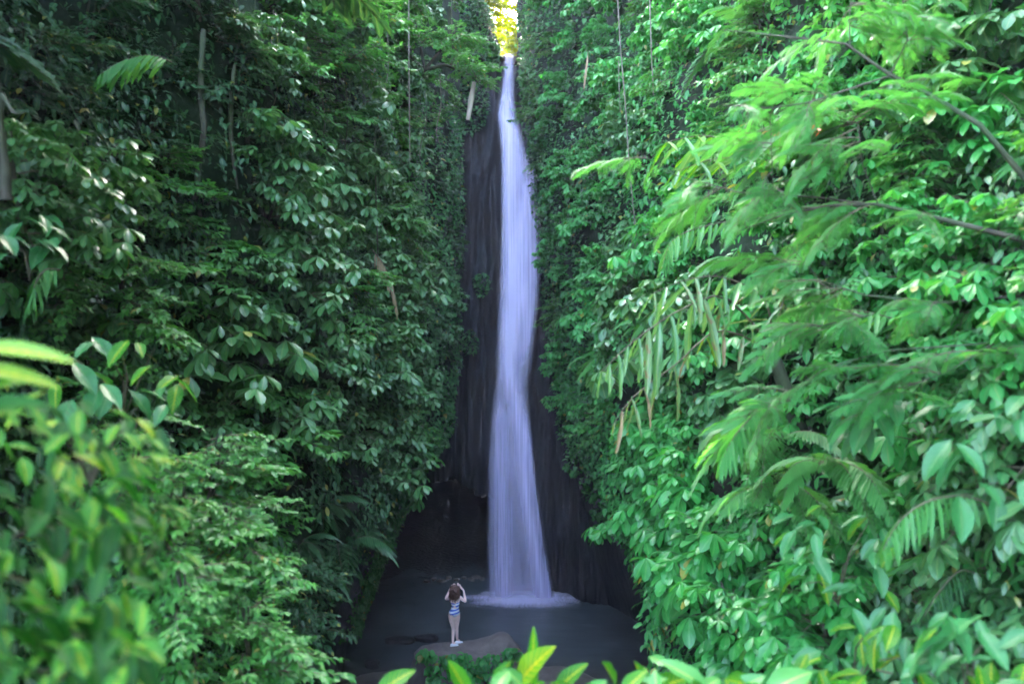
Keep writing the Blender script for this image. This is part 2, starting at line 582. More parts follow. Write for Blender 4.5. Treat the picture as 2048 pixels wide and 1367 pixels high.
def face_y(x, z):
    y = 26.0 + .30 * fbm(x * 2.2, 5, z * .35, 1.0) + .12 * fbm(x * 6, 9, z * .5, 1.0)
    # slot behind the fall and ledges
    y += .35 * math.exp(-((x - .1) / .8) ** 2)
    # buttress right of the fall low down
    y -= 1.5 * sst(1.0, 3.2, x) * sst(9.5, 3.0, z)
    # bulge left of the fall over the cave
    y -= .35 * math.exp(-((x + 1.5) / .6) ** 2) * sst(2.5, 5.0, z)
    # cave
    ztop = cave_top(x)
    if z < ztop:
        y += .5 * sst(.6, .0, ztop - z) - .3
    return y


def cave_top(x):
    return 4.0 - .65 * sst(-2.2, -1.0, x) + .22 * fbm(x, 0, 2, 1.3) - 4.5 * sst(-.2, .55, x) ** 2


def rock_face():
    xs = np.linspace(-9, 8, 310)
    zs = np.linspace(-1, 33, 330)
    mb = MB()
    v = [(x, face_y(x, z), z) for z in zs for x in xs]
    f = []
    n = len(xs)
    lz = LIP.z
    for i in range(len(zs) - 1):
        z = .5 * (zs[i] + zs[i + 1])
        xl = np.interp(z, [lz - .1, lz + .5, lz + 2.3, lz + 3.2, 33], [-.18, -.45, -1.15, -.4, -.3]) + .08 * math.sin(z * 7)
        xr = np.interp(z, [lz - .1, lz + .5, lz + 2.3, lz + 3.2, 33], [.12, .22, .20, -.5, -.5])  # cleft pinched shut above the view to keep sun out of the gorge
        for j in range(n - 1):
            x = .5 * (xs[j] + xs[j + 1])
            if (z > lz and xl < x < xr) or (z < cave_top(x) and x < .5):
                continue
            f.append((i * n + j, i * n + j + 1, (i + 1) * n + j + 1, (i + 1) * n + j))
    mb.add(v, f, 0)
    return mb.mesh('rock_face', [M['rock']])


tag(obj('rock_face', rock_face()), 'dark wet rock face behind the waterfall with a cave at its foot', kind='structure')

def cave_mesh():
    mb = MB()
    v, f = [], []
    nj, nk = 40, 22
    for k in range(nk + 1):
        t = k / nk
        y = 26.25 + 22 * t
        sh = math.sqrt(max(0.0, 1 - t ** 2.2))
        for j in range(nj + 1):
            th = math.pi * j / nj
            r = 1 + .10 * fbm(math.cos(th) * 2, t * 4, math.sin(th) * 2)
            v.append((-3.2 + 4.6 * sh * r * math.cos(th), y, -1.0 + 6.4 * sh * r * math.sin(th) ** .8))
    for k in range(nk):
        for j in range(nj):
            b = k * (nj + 1) + j
            f.append((b, b + 1, b + nj + 2, b + nj + 1))
    mb.add(v, f, 0)
    # bank inside the cave
    v, f = [], []
    for i in range(25):
        for j in range(25):
            x, y = -8 + 9.0 * i / 24, 26.5 + 20 * j / 24
            v.append((x, y, -.05 + .035 * (y - 26.5) + .10 * fbm(x, y, 0, 1.5)))
    for i in range(24):
        for j in range(24):
            b = i * 25 + j
            f.append((b, b + 25, b + 26, b + 1))
    mb.add(v, f, 0)
    return mb.mesh('cave', [M['rock']])


tag(obj('cave_rock', cave_mesh()), 'black hollow under the cliff left of the waterfall foot', kind='structure')

# stream bed above the lip and the ground the camera stands on
mb = MB()
g = 24
v, f = [], []
for i in range(g + 1):
    for j in range(g + 1):
        x = -9.5 + 19 * i / g
        y = 25.8 + 30 * j / g
        z = LIP.z - .05 + .05 * (y - 25.8) + .80 * max(0, y - 38.5) + .30 * abs(x) ** 1.4 + .2 * fbm(x, y, 0, .6)
        v.append((x, y, -1.1 if i in (0, g) or j == g else z))  # outer edges dropped as added skirts that block sun from the cave
for i in range(g):
    for j in range(g):
        f.append((i * (g + 1) + j, (i + 1) * (g + 1) + j, (i + 1) * (g + 1) + j + 1, i * (g + 1) + j + 1))
mb.add(v, f, 0)
tag(obj('upper_stream_bed', mb.mesh('upper_ground', [M['mud']])), kind='structure')

mb = MB()
v, f = [], []
ys = np.linspace(-40, 17.2, 80)
xs = np.linspace(-26, 26, 80)
for y in ys:
    for x in xs:
        t = max(0, min(1, (y - 1.2) / 13.5))
        z = 7.75 - 8.6 * (t ** .8) + .18 * fbm(x, y, 3, .5) + 26 * sst(3.0, 16, x + .25 * y * (1 if y < 0 else 0) * -1) * sst(3, -2, y)  # last term adds an unseen ridge behind the camera to shade the left wall
        v.append((x, y, z))
n = len(xs)
for i in range(len(ys) - 1):
    for j in range(n - 1):
        f.append((i * n + j, i * n + j + 1, (i + 1) * n + j + 1, (i + 1) * n + j))
mb.add(v, f, 0)
tag(obj('ground_bank', mb.mesh('bank', [M['soil']])), kind='structure')

# pool: bed and water
mb = MB()
mb.add([(-60, -60, -1.2), (60, -60, -1.2), (60, 90, -1.2), (-60, 90, -1.2)], [(0, 1, 2, 3)])
tag(obj('ground', mb.mesh('ground', [M['mud']])), kind='structure')


def water_mat():
    m, nt = new_mat('pool_water')
    L = nt.links
    tc = N(nt, 'ShaderNodeTexCoord')
    mp = N(nt, 'ShaderNodeMapping')
    mp.inputs['Scale'].default_value = (.5, 1.6, 1)
    L.new(tc.outputs['Object'], mp.inputs[0])
    nz = N(nt, 'ShaderNodeTexNoise', Scale=1.6, Detail=3.0)
    L.new(mp.outputs[0], nz.inputs['Vector'])
    b = N(nt, 'ShaderNodeBump', Strength=.3, Distance=.08)
    L.new(nz.outputs[0], b.inputs['Height'])
    n2 = N(nt, 'ShaderNodeTexNoise', Scale=.35, Detail=3.0)
    L.new(tc.outputs['Object'], n2.inputs['Vector'])
    c = ramp(nt, n2.outputs[0], [(.3, (.056, .064, .066)), (.7, (.088, .100, .100))])
    sep = N(nt, 'ShaderNodeSeparateXYZ')
    L.new(tc.outputs['Object'], sep.inputs[0])
    # shallow silty water over the near ledge
    near = ramp(nt, math_n(nt, 'ADD', math_n(nt, 'MULTIPLY', math_n(nt, 'SUBTRACT', 20.4, sep.outputs[1]), .35), math_n(nt, 'MULTIPLY', n2.outputs[0], .6)), [(.25, (0, 0, 0)), (.9, (1, 1, 1))])
    c = mixc(nt, near, c, (.085, .075, .066))
    pr = N(nt, 'ShaderNodeBsdfPrincipled', Roughness=.10)
    pr.inputs['IOR'].default_value = 1.33
    L.new(c, pr.inputs['Base Color'])
    L.new(b.outputs[0], pr.inputs['Normal'])
    o = N(nt, 'ShaderNodeOutputMaterial')
    L.new(pr.outputs[0], o.inputs[0])
    return m


mb = MB()
v, f = [], []
ys = np.linspace(13, 34, 60)
xs = np.linspace(-8, 8, 50)
for y in ys:
    for x in xs:
        v.append((x, y, .015 * math.sin(x * 1.3 + y) * math.sin(y * .9)))
n = len(xs)
for i in range(len(ys) - 1):
    for j in range(n - 1):
        f.append((i * n + j, i * n + j + 1, (i + 1) * n + j + 1, (i + 1) * n + j))
mb.add(v, f, 0)
tag(obj('pool_water', mb.mesh('pool', [water_mat()])), 'still grey-green plunge pool below the waterfall', kind='structure')

# ------------------------------------------------------------------ waterfall
FD = 25.1
WF = np.array([  # v, left u, right u
    (108, 1009, 1030), (150, 1004, 1031), (215, 995, 1033), (240, 993, 1040), (300, 997, 1058), (350, 999, 1076), (400, 999, 1082), (450, 999, 1088),
    (520, 997, 1086), (600, 994, 1080), (700, 988, 1070), (780, 984, 1062), (850, 979, 1067), (920, 975, 1073), (1000, 974, 1081), (1100, 973, 1094), (1198, 972, 1110)])
STREAMS = [  # (v list, u list, width px list, strength)
    ([108, 230, 300, 460, 600, 690, 760], [1018, 1012, 1018, 1016, 1024, 1018, 1016], [8, 10, 9, 10, 16, 13, 12], 1.0),
    ([230, 262, 340, 500, 700], [1002, 1022, 1030, 1030, 1028], [7, 9, 16, 22, 22], .55),
    ([350, 380, 440, 520, 620], [1066, 1056, 1046, 1044, 1040], [6, 7, 10, 16, 18], .8),
    ([330, 400, 500, 600, 700], [1060, 1070, 1072, 1066, 1054], [9, 9, 10, 10, 10], .5),
    ([640, 720, 800, 870, 930, 1000, 1100, 1198], [1020, 1018, 1030, 1044, 1048, 1056, 1072, 1092], [8, 9, 10, 12, 13, 11, 12, 16], 1.05),
    ([850, 930, 1000, 1100, 1198], [1052, 1062, 1072, 1088, 1101], [4, 4, 4, 4, 5], .8),
    ([820, 950, 1100, 1198], [1000, 998, 998, 1000], [12, 18, 22, 24], .40),
    ([800, 950, 1198], [984, 980, 980], [5, 5, 6], .30),
]


def wf_density(u, v, lu, ru):
    s = (u - lu) / (ru - lu)
    edge = sst(0, .26, s) * sst(1, .72, s)
    d = .28 * edge
    for vs, us, ws, st in STREAMS:
        if vs[0] - 40 < v < vs[-1] + 60:
            c = np.interp(v, vs, us)
            wd = np.interp(v, vs, ws)
            fade = sst(vs[0] - 40, vs[0] + 25, v) * sst(vs[-1] + 60, vs[-1] - 40, v) if vs[-1] < 1190 else sst(vs[0] - 40, vs[0] + 25, v)
            d += 1.45 * st * fade * math.exp(-((u - c) / wd) ** 2) * (.5 + .5 * edge)
    return d * (.24 + .76 * sst(170, 270, v))


def wf_mat():
    m, nt = new_mat('falling_water')
    L = nt.links
    at = N(nt, 'ShaderNodeAttribute', _attribute_name='leaf')
    sep = N(nt, 'ShaderNodeSeparateXYZ')
    L.new(at.outputs['Vector'], sep.inputs[0])
    cmb = N(nt, 'ShaderNodeCombineXYZ')
    L.new(math_n(nt, 'MULTIPLY', sep.outputs[1], 13.0), cmb.inputs[0])
    L.new(math_n(nt, 'MULTIPLY', sep.outputs[2], .22), cmb.inputs[1])
    nz = N(nt, 'ShaderNodeTexNoise', Scale=1.0, Detail=5.0, Roughness=.6)
    L.new(cmb.outputs[0], nz.inputs['Vector'])
    st = ramp(nt, nz.outputs[0], [(.28, (.45, .45, .45)), (.72, (1.35, 1.35, 1.35))])
    al = math_n(nt, 'MULTIPLY', sep.outputs[0], st, True)
    di = N(nt, 'ShaderNodeBsdfDiffuse')
    di.inputs[0].default_value = (.78, .72, .92, 1)
    tl = N(nt, 'ShaderNodeBsdfTranslucent')
    tl.inputs[0].default_value = (.78, .72, .92, 1)
    mx = N(nt, 'ShaderNodeMixShader')
    mx.inputs[0].default_value = .4
    L.new(di.outputs[0], mx.inputs[1])
    L.new(tl.outputs[0], mx.inputs[2])
    tp = N(nt, 'ShaderNodeBsdfTransparent')
    m2 = N(nt, 'ShaderNodeMixShader')
    L.new(al, m2.inputs[0])
    L.new(tp.outputs[0], m2.inputs[1])
    L.new(mx.outputs[0], m2.inputs[2])
    o = N(nt, 'ShaderNodeOutputMaterial')
    L.new(m2.outputs[0], o.inputs[0])
    return m


WM = wf_mat()
fall = bpy.data.objects.new('waterfall', None)
COL.objects.link(fall)
fall.location = (P(1040, 1198, FD).x, FD, 0)
tag(fall, 'tall narrow silky white waterfall dropping through the dark rock cleft', 'waterfall')
for layer, (thick, wscale, dscale) in enumerate([(.30, 1.0, .44), (.16, .90, .52), (.05, .74, .62)]):
    mb = MB()
    v, f, a = [], [], []
    nv, nu = 170, 36
    for i in range(nv + 1):
        pv = 108 + (1200 - 108) * i / nv
        lu, ru = np.interp(pv, WF[:, 0], WF[:, 1]), np.interp(pv, WF[:, 0], WF[:, 2])
        c, hw = .5 * (lu + ru), .5 * (ru - lu) * wscale
        back = .5 * sst(420, 100, pv)          # the top of the fall stands back at the lip
        for j in range(nu):
            th = 2 * math.pi * j / nu
            u = c + hw * math.cos(th)
            y = FD + back - thick * math.sin(th) * (.35 + .65 * sst(100, 700, pv))
            p = P(u, pv, FD + back)
            v.append((p.x - fall.location.x, y - FD, p.z if i < nv else -.02))
            a.append((wf_density(u, pv, lu, ru) * dscale, p.x + layer * 3.7 + (2.1 if math.sin(th) < 0 else 0), p.z))
    for i in range(nv):
        for j in range(nu):
            j2 = (j + 1) % nu
            f.append((i * nu + j, i * nu + j2, (i + 1) * nu + j2, (i + 1) * nu + j))
    mb.add(v, f, 0, a)
    obj('water_veil', mb.mesh('water_veil', [WM]), fall)


def foam_mesh():
    mb = MB()
    v, f, a = [], [], []
    nr, na = 14, 64
    c = P(1040, 1198, 25.1)
    for i in range(nr + 1):
        r = i / nr
        for j in range(na):
            th = 2 * math.pi * j / na
            wob = 1 + .18 * fbm(math.cos(th) * 2, math.sin(th) * 2, 1)
            x = c.x + .1 + 2.6 * r * math.cos(th) * wob
            y = 24.95 + 1.05 * r * math.sin(th) * wob
            z = .03 + .13 * max(0, 1 - r * 1.2) ** 2 * (1 + .5 * fbm(x * 2, y * 2, 0))
            v.append((x - fall.location.x, y - FD, z))
            d = min(1.6, (1 - r) ** 1.3 * 2.6)
            a.append((d, x * 2.2 + .4 * fbm(x, y, 0, 2), y * 5))
    for i in range(nr):
        for j in range(na):
            j2 = (j + 1) % na
            f.append((i * na + j, i * na + j2, (i + 1) * na + j2, (i + 1) * na + j))
    mb.add(v, f, 0, a)
    return mb.mesh('foam', [WM])


obj('foam', foam_mesh(), fall)

# ------------------------------------------------------------------ rocks
def rock_blob(name, cx, cy, sx, sy, top, base, seed, shape=None, mat='boulder', n=40, sq=3.0):
    """a boulder as a closed dome with an uneven top; shape(x, y) gives extra height"""
    mb = MB()
    v, f = [], []
    rings = [(0.0, 1), (.3, 1), (.55, 1), (.75, 1), (.88, .97), (.96, .88), (1.0, .7), (1.04, .45), (1.06, .2), (1.05, 0)]
    for r, h in rings:
        for j in range(n):
            th = 2 * math.pi * j / n
            c, s = math.cos(th), math.sin(th)
            k = (abs(c) ** sq + abs(s) ** sq) ** (-1 / sq)
            k *= 1 + .10 * fbm(c * 1.5 + seed, s * 1.5, h)
            x, y = c * k * r * sx, s * k * r * sy
            hh = (top - base) + (shape(x, y) if shape else 0)
            z = base + h * hh + .05 * fbm(x * 1.6 + seed, y * 1.6, h * 2)
            if h < .95:
                x += .12 * fbm(x * 2, y * 2, z * 3 + seed)
                y += .12 * fbm(x * 2 + 7, y * 2, z * 3 + seed)
            v.append((x, y, z))
    for i in range(len(rings) - 1):
        for j in range(n):
            j2 = (j + 1) % n
            f.append((i * n + j, i * n + j2, (i + 1) * n + j2, (i + 1) * n + j))
    mb.add(v, f, 0)
    o = obj(name, mb.mesh(name, [M[mat]]))
    o.location = (cx, cy, 0)
    return o


FOOT = P(908, 1291, 18.5)
ZR = FOOT.z
big = rock_blob('boulder', P(936, 1290, 18.55).x, 18.25, 1.5, .72, ZR, -.3, 1,
                lambda x, y: .30 * math.exp(-((x - .95) / .38) ** 2) * sst(-.5, .2, y) + .05 * math.exp(-((x - .35) / .3) ** 2), n=72)
tag(big, 'flat-topped brown boulder the person stands on', 'rock')
lo = rock_blob('boulder', P(1110, 1350, 17.6).x, 17.3, 1.25, .55, P(1100, 1335, 17.6).z, -.3, 4, lambda x, y: -.22 * sst(0, 1.2, x), 'mud')
tag(lo, 'low brown boulder half hidden behind the pale bottom leaves', 'rock')
l2 = rock_blob('boulder', P(760, 1345, 18.6).x, 18.5, 1.1, .8, .16, -.4, 9, lambda x, y: .1 * x, 'mud')
tag(l2, 'low muddy rock shelf at the water edge left of the big boulder', 'rock')
for i, (pu, pv, sx) in enumerate([(742, 1330, .22), (800, 1283, .45), (850, 1279, .38)]):
    d = CZ * FPX / (pv - 683.5)
    s = rock_blob('stone', P(pu, pv, d).x, d, sx, .2, .14, -.2, 20 + i, None, 'rock', 18)
    tag(s, ['small wet grey stone on the muddy shelf by the left cliff', 'low dark stone breaking the water left of the person', 'low dark stone behind the left end of the big boulder'][i], 'stone')
STN = [(852, 1163), (868, 1159), (884, 1162), (897, 1157), (913, 1160), (928, 1156), (941, 1159), (953, 1155), (965, 1158)]
for i, (pu, pv) in enumerate(STN):
    d = CZ * FPX / (pv - 683.5)
    s = rock_blob('stone', P(pu, pv, d).x, d, .09 + .07 * ((i * 37) % 5) / 5, .10, .07 + .05 * ((i * 53) % 4) / 4, -.2, 30 + i, None, 'mud', 12)
    tag(s, ['leftmost', 'second from left', 'third from left', 'fourth from left', 'middle', 'fourth from right', 'third from right', 'second from right', 'rightmost'][i] + ' of the small stones along the cave shore', 'stone', 'stones along the cave shore')

# ------------------------------------------------------------------ creepers that coat the walls
def creeper(side, name, count, label, pick, size, out, tpl=T_HEART, mat='ivy', seed=1, clump=0.5):
    rg = random.Random(seed)
    Rs, Ts, Ss = [], [], []
    tries = 0
    az0 = 0 if side < 0 else math.pi
    while len(Ts) < count and tries < count * 60:
        tries += 1
        r = pick(rg)
        if r is None:
            continue
        D, z = r
        if clump and fbm(D * 1.1, z * 1.1, side * 5 + 40, .8) < -clump + rg.random() * .35:
            continue
        x = wallx(side, D, z)
        p = (x - side * rg.uniform(.0, out), D + rg.uniform(-.05, .05), z)
        u = 1024 + p[0] / D * FPX
        vv = 683.5 - (z - CZ) / D * FPX
        if u < -500 or u > 2600 or vv < -150 or vv > 1480:
            continue
        Ts.append(p)
        Rs.append((az0 + rg.uniform(-1.3, 1.0) * (1 if side < 0 else -1) - (.55 if side < 0 else -.55), rg.uniform(-1.15, .15), rg.uniform(-.5, .5)))
        Ss.append(size * rg.uniform(.4, 1.0) * (1.6 if rg.random() < .15 else 1.1))
    Rs = np.array(Rs)
    mb = MB()
    put(mb, tpl, rot_zxy(Rs[:, 0], Rs[:, 1], Rs[:, 2]), np.array(Ts), np.array(Ss), 0)
    tag(obj(name, mb.mesh(name, [M[mat]])), label, 'creeper', kind='stuff')


def pk(d0, d1, z0, z1, cond=None):
    def f(rg):
        D, z = rg.uniform(d0, d1), rg.uniform(z0, z1)
        return (D, z) if cond is None or cond(D, z) else None
    return f


creeper(-1, 'creeper_leaves', 15000, 'small-leaved creeper coating the left cliff beside the cave and waterfall', pk(15, 24.3, 1.5, 17, lambda D, z: z > 1.0 + 1.2 * max(0, 20 - D) * .3), .115, .28, seed=3, clump=.45)
creeper(1, 'creeper_leaves', 14000, 'small-leaved creeper coating the right cliff beside the waterfall', pk(14, 25, 4.5, 22, lambda D, z: z > 5.6 + .5 * math.sin(D * 2.1)), .125, .35, seed=4, clump=.5)
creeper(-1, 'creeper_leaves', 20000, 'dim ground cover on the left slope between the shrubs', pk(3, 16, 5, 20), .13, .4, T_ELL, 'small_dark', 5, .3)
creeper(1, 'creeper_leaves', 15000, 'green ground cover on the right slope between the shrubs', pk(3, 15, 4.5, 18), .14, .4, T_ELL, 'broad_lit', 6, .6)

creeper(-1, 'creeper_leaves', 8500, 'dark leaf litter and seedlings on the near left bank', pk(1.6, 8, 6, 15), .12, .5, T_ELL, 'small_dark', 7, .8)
creeper(1, 'creeper_leaves', 7500, 'leafy ground cover on the near right bank', pk(1.6, 8, 6, 15), .12, .5, T_ELL, 'broad', 8, .8)

# ------------------------------------------------------------------ shrubs and ferns over both walls
def stem_mesh(seed):
    rg = random.Random(seed)
    mb = MB()
    for k in range(3):
        a = rg.uniform(-1, 1)
        pts = [Vector((math.cos(a) * .25 * t, math.sin(a) * .35 * t, t)) + Vector((rg.uniform(-.03, .03), rg.uniform(-.03, .03), 0)) for t in np.linspace(-.3, 1, 6)]
        mb.tube(pts, [.03 * (1 - .6 * i / 5) for i in range(6)], 0, 5)
    return mb.mesh('stem', [M['bark']])


STEMS = [stem_mesh(i) for i in range(4)]
NAMES = {'broad': ('broad_leaved_shrub', 'dark broad-leaved shrub', 'shrub'),
         'broad_lit': ('broad_leaved_shrub', 'bright rosette-leaved shrub', 'shrub'),
         'bigbroad': ('large_leaved_shrub', 'glossy large-leaved shrub', 'shrub'),
         'umbrella': ('umbrella_plant', 'umbrella plant with large fingered leaves', 'plant'),
         'small': ('small_leaved_bush', 'light green small-leaved bush', 'bush'),
         'small_dark': ('small_leaved_bush', 'dim small-leaved bush', 'bush'),
         'fern': ('fern', 'green arching fern', 'fern'),
         'darkfern': ('fern', 'dark drooping fern', 'fern')}
ORD = ['nearest', 'second', 'third', 'fourth', 'fifth', 'sixth', 'seventh', 'eighth', 'ninth', 'tenth', 'eleventh', 'twelfth', 'thirteenth', 'fourteenth',
       'fifteenth', 'sixteenth', 'seventeenth', 'eighteenth', 'nineteenth', 'twentieth'] + ['twenty-' + q for q in ('first', 'second', 'third', 'fourth', 'fifth', 'sixth', 'seventh', 'eighth', 'ninth')] + ['thirtieth'] + ['thirty-' + q for q in ('first', 'second', 'third', 'fourth', 'fifth')]
PLANTS = []


def plant(kind, base, az, size, nb, rg, spread=1.25, tall=1.0):
    name = NAMES[kind][0]
    e = bpy.data.objects.new(name, None)
    e.empty_display_size = .1
    COL.objects.link(e)
    e.location = base
    e.rotation_euler = (0, 0, az)
    if 'fern' not in kind:
        obj('stem', rg.choice(STEMS), e, scale=size * tall * .8)
    for k in range(nb):
        q = (k + rg.random()) / nb
        if 'fern' in kind:
            h, a, el, sc = 0, rg.uniform(-1.9, 1.9), rg.uniform(-.25, .35), size * rg.uniform(.7, 1.15)
        else:
            h = (q - .25) * size * tall
            a = rg.uniform(-spread, spread)
            el = rg.uniform(-.25, .25) + .35 * (q - .4)
            sc = size * rg.uniform(.55, 1.0) * (1.1 - .35 * q)
        o = obj(PART.get(kind, 'leafy_branch'), rg.choice(BR[kind]), e, (0, rg.uniform(-.1, .1) * size, h), (rg.uniform(-.2, .2), -el, a), sc)
    PLANTS.append((e, kind, base))
    return e


def px(p):
    return 1024 + p[0] / p[1] * FPX, 683.5 - (p[2] - CZ) / p[1] * FPX


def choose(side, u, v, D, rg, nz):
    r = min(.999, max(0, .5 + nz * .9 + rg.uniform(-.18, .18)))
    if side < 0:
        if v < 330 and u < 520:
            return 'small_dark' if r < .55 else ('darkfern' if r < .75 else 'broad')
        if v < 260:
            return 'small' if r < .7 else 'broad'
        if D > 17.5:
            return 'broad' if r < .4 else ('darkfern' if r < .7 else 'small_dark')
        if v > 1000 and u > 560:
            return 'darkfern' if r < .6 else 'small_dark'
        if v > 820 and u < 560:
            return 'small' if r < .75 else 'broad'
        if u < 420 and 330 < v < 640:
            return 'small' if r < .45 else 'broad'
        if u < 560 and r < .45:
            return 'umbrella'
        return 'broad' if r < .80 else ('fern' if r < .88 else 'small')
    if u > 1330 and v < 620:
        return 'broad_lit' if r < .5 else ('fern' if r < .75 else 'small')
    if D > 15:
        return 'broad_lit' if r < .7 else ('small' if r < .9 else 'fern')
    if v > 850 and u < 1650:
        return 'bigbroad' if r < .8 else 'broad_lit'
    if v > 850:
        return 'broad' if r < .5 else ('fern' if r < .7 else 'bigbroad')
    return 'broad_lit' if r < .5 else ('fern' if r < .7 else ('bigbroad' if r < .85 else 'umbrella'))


def grow(side, seed, want):
    rg = random.Random(seed)
    pts = []
    tries = 0
    while len(pts) < want and tries < 40000:
        tries += 1
        D = 3.0 + 20.3 * rg.random() ** 1.35
        z = rg.uniform(1.5, 20.5)
        x = wallx(side, D, z)
        u, v = px((x - side * .4, D, z))
        if not (-450 < u < 2550 and -120 < v < 1460):
            continue
        if side < 0 and D > 18 and not (v < 320 and u < 930) and rg.random() < .85:
            continue                                    # the far left wall is creeper only
        if side < 0 and D > 11.5 and z < 5.6:
            continue
        if side > 0 and D > 13 and z < 6.2:
            continue
        if side > 0 and D > 21 and u < 1040:
            continue
        ue = px((x - side * .9, D, z))[0]
        if side > 0 and v > 800 and ue < np.interp(v, [800, 980, 1060, 1150, 1250, 1460], [1100, 1200, 1250, 1285, 1305, 1320]):
            continue                                    # keeps the bare rock and the pool in view
        if side < 0 and v > 900 and ue > np.interp(v, [900, 1000, 1080, 1200, 1340, 1460], [905, 830, 815, 760, 690, 660]):
            continue
        rad = .48 + .042 * D
        p = Vector((x, D, z))
        if any((p - q).length < rad for q in pts):
            continue
        pts.append(p)
    for p in pts:
        u, v = px(p)
        kind = choose(side, u, v, p.y, rg, fbm(p.x + 9, p.y * 1.0, p.z * 1.3, .55))
        az = (0 if side < 0 else math.pi) + (-.55 if side < 0 else .55) + rg.uniform(-.3, .3)
        far = p.y > 17
        size = rg.uniform(.6, 1.25) * (1.0 if p.y > 9 else .8) * (.8 if far else 1)
        if kind == 'bigbroad':
            size *= .95
        if 'fern' in kind:
            size *= .95
        plant(kind, p + Vector((side * .05, 0, 0)), az, size, rg.randint(11, 15) if 'fern' not in kind else rg.randint(8, 11), rg)


grow(-1, 21, 150)
grow(1, 22, 155)

# ------------------------------------------------------------------ trees in the sunlit gully beyond the notch
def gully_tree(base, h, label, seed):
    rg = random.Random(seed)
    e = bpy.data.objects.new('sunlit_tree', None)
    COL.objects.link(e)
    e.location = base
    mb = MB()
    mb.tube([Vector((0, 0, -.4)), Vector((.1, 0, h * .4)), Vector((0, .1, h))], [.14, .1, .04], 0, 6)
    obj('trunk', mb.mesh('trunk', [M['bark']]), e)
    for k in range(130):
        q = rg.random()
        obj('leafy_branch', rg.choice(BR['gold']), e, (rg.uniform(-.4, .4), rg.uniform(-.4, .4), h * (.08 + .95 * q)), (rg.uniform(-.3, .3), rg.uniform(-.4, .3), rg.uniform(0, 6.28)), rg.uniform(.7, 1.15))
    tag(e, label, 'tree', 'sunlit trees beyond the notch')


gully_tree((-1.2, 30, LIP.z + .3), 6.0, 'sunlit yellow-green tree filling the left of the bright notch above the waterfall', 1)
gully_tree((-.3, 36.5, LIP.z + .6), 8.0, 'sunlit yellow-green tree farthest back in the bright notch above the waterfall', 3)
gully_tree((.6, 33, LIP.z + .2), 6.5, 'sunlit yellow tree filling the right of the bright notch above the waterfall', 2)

# ------------------------------------------------------------------ explicit plants, trees, vines
rgx = random.Random(77)


def plant_at(kind, u, v, D, size, nb, az, tall=1.0, spread=1.25):
    return plant(kind, P(u, v, D), az, size, nb, rgx, spread, tall)


for a in [('small', 300, 420, 8.0, .85, 16, -.4), ('small', 360, 560, 8.2, .9, 18, -.4), ('small', 120, 600, 6.2, .7, 16, -.5), ('small', 250, 620, 6.8, .75, 16, -.4),
          ('small', 780, 450, 15.0, 1.0, 18, -.5), ('broad', 120, 420, 6.0, .8, 14, -.5), ('broad', 40, 420, 5.2, .7, 12, -.4),
          ('small', 420, 1000, 6.0, .75, 18, -.5), ('small', 470, 1130, 5.6, .7, 18, -.5), ('small', 330, 1100, 5.0, .65, 18, -.5), ('small', 380, 1270, 4.6, .6, 16, -.5),
          ('small', 260, 960, 4.9, .6, 14, -.5), ('small', 500, 1330, 5.0, .6, 14, -.4),
          ('bigbroad', 1420, 1000, 9.0, .9, 14, 3.7), ('bigbroad', 1450, 1150, 8.0, .85, 14, 3.7), ('bigbroad', 1480, 1290, 7.2, .8, 14, 3.7), ('bigbroad', 1380, 900, 10.5, .9, 14, 3.7),
          ('bigbroad', 1650, 1250, 5.6, .65, 12, 3.8), ('broad_lit', 1800, 160, 7.6, .8, 14, 3.7), ('fern', 1700, 250, 6.8, .9, 10, 3.7), ('bigbroad', 1930, 300, 6.2, .7, 12, 3.8), ('small', 1740, 70, 7.8, .8, 14, 3.7), ('umbrella', 1960, 120, 6.4, .8, 10, 3.8), ('small', 1640, 340, 7.4, .8, 14, 3.7), ('broad_lit', 1870, 520, 6.0, .7, 14, 3.8), ('fern', 1930, 210, 6.2, .8, 10, 3.8), ('small', 1850, 380, 6.4, .7, 14, 3.8), ('fern', 1560, 880, 6.5, .9, 9, 3.7), ('fern', 1650, 930, 5.6, .8, 9, 3.7), ('fern', 1560, 980, 6.2, .8, 9, 3.7)]:
    plant_at(*a)


def tubes(name, parts, mat, label, cat, group=None):
    """one thing out of one or more pixel paths (u, v, D, radius); first path is the thing, the rest its parts"""
    e = bpy.data.objects.new(name, None)
    COL.objects.link(e)
    b0 = P(*parts[0][1][0][:3])
    e.location = b0
    for pn, path in parts:
        mb = MB()
        pts = [P(*q[:3]) - b0 for q in path]
        rad = [q[3] for q in path]
        pp, rr = [], []
        for i in range(len(pts) - 1):        # smooth and roughen the path
            p0, p1, p2, p3 = pts[max(i - 1, 0)], pts[i], pts[i + 1], pts[min(i + 2, len(pts) - 1)]
            for k in range(5):
                t = k / 5
                pp.append(.5 * ((2 * p1) + (p2 - p0) * t + (2 * p0 - 5 * p1 + 4 * p2 - p3) * t * t + (3 * p1 - p0 - 3 * p2 + p3) * t ** 3)
                          + Vector((fbm(p1.x * 3 + t, i, 1), fbm(i, p1.z * 3 + t, 2), 0)) * rad[i] * .6)
                rr.append((rad[i] * (1 - t) + rad[i + 1] * t) * (1 + .15 * fbm(i + t * 2, 3, 5)))
        pp.append(pts[-1])
        rr.append(rad[-1])
        mb.tube(pp, rr, 0, 7)
        obj(pn, mb.mesh(pn, [M[mat]]), e)
    tag(e, label, cat, group)
    return e


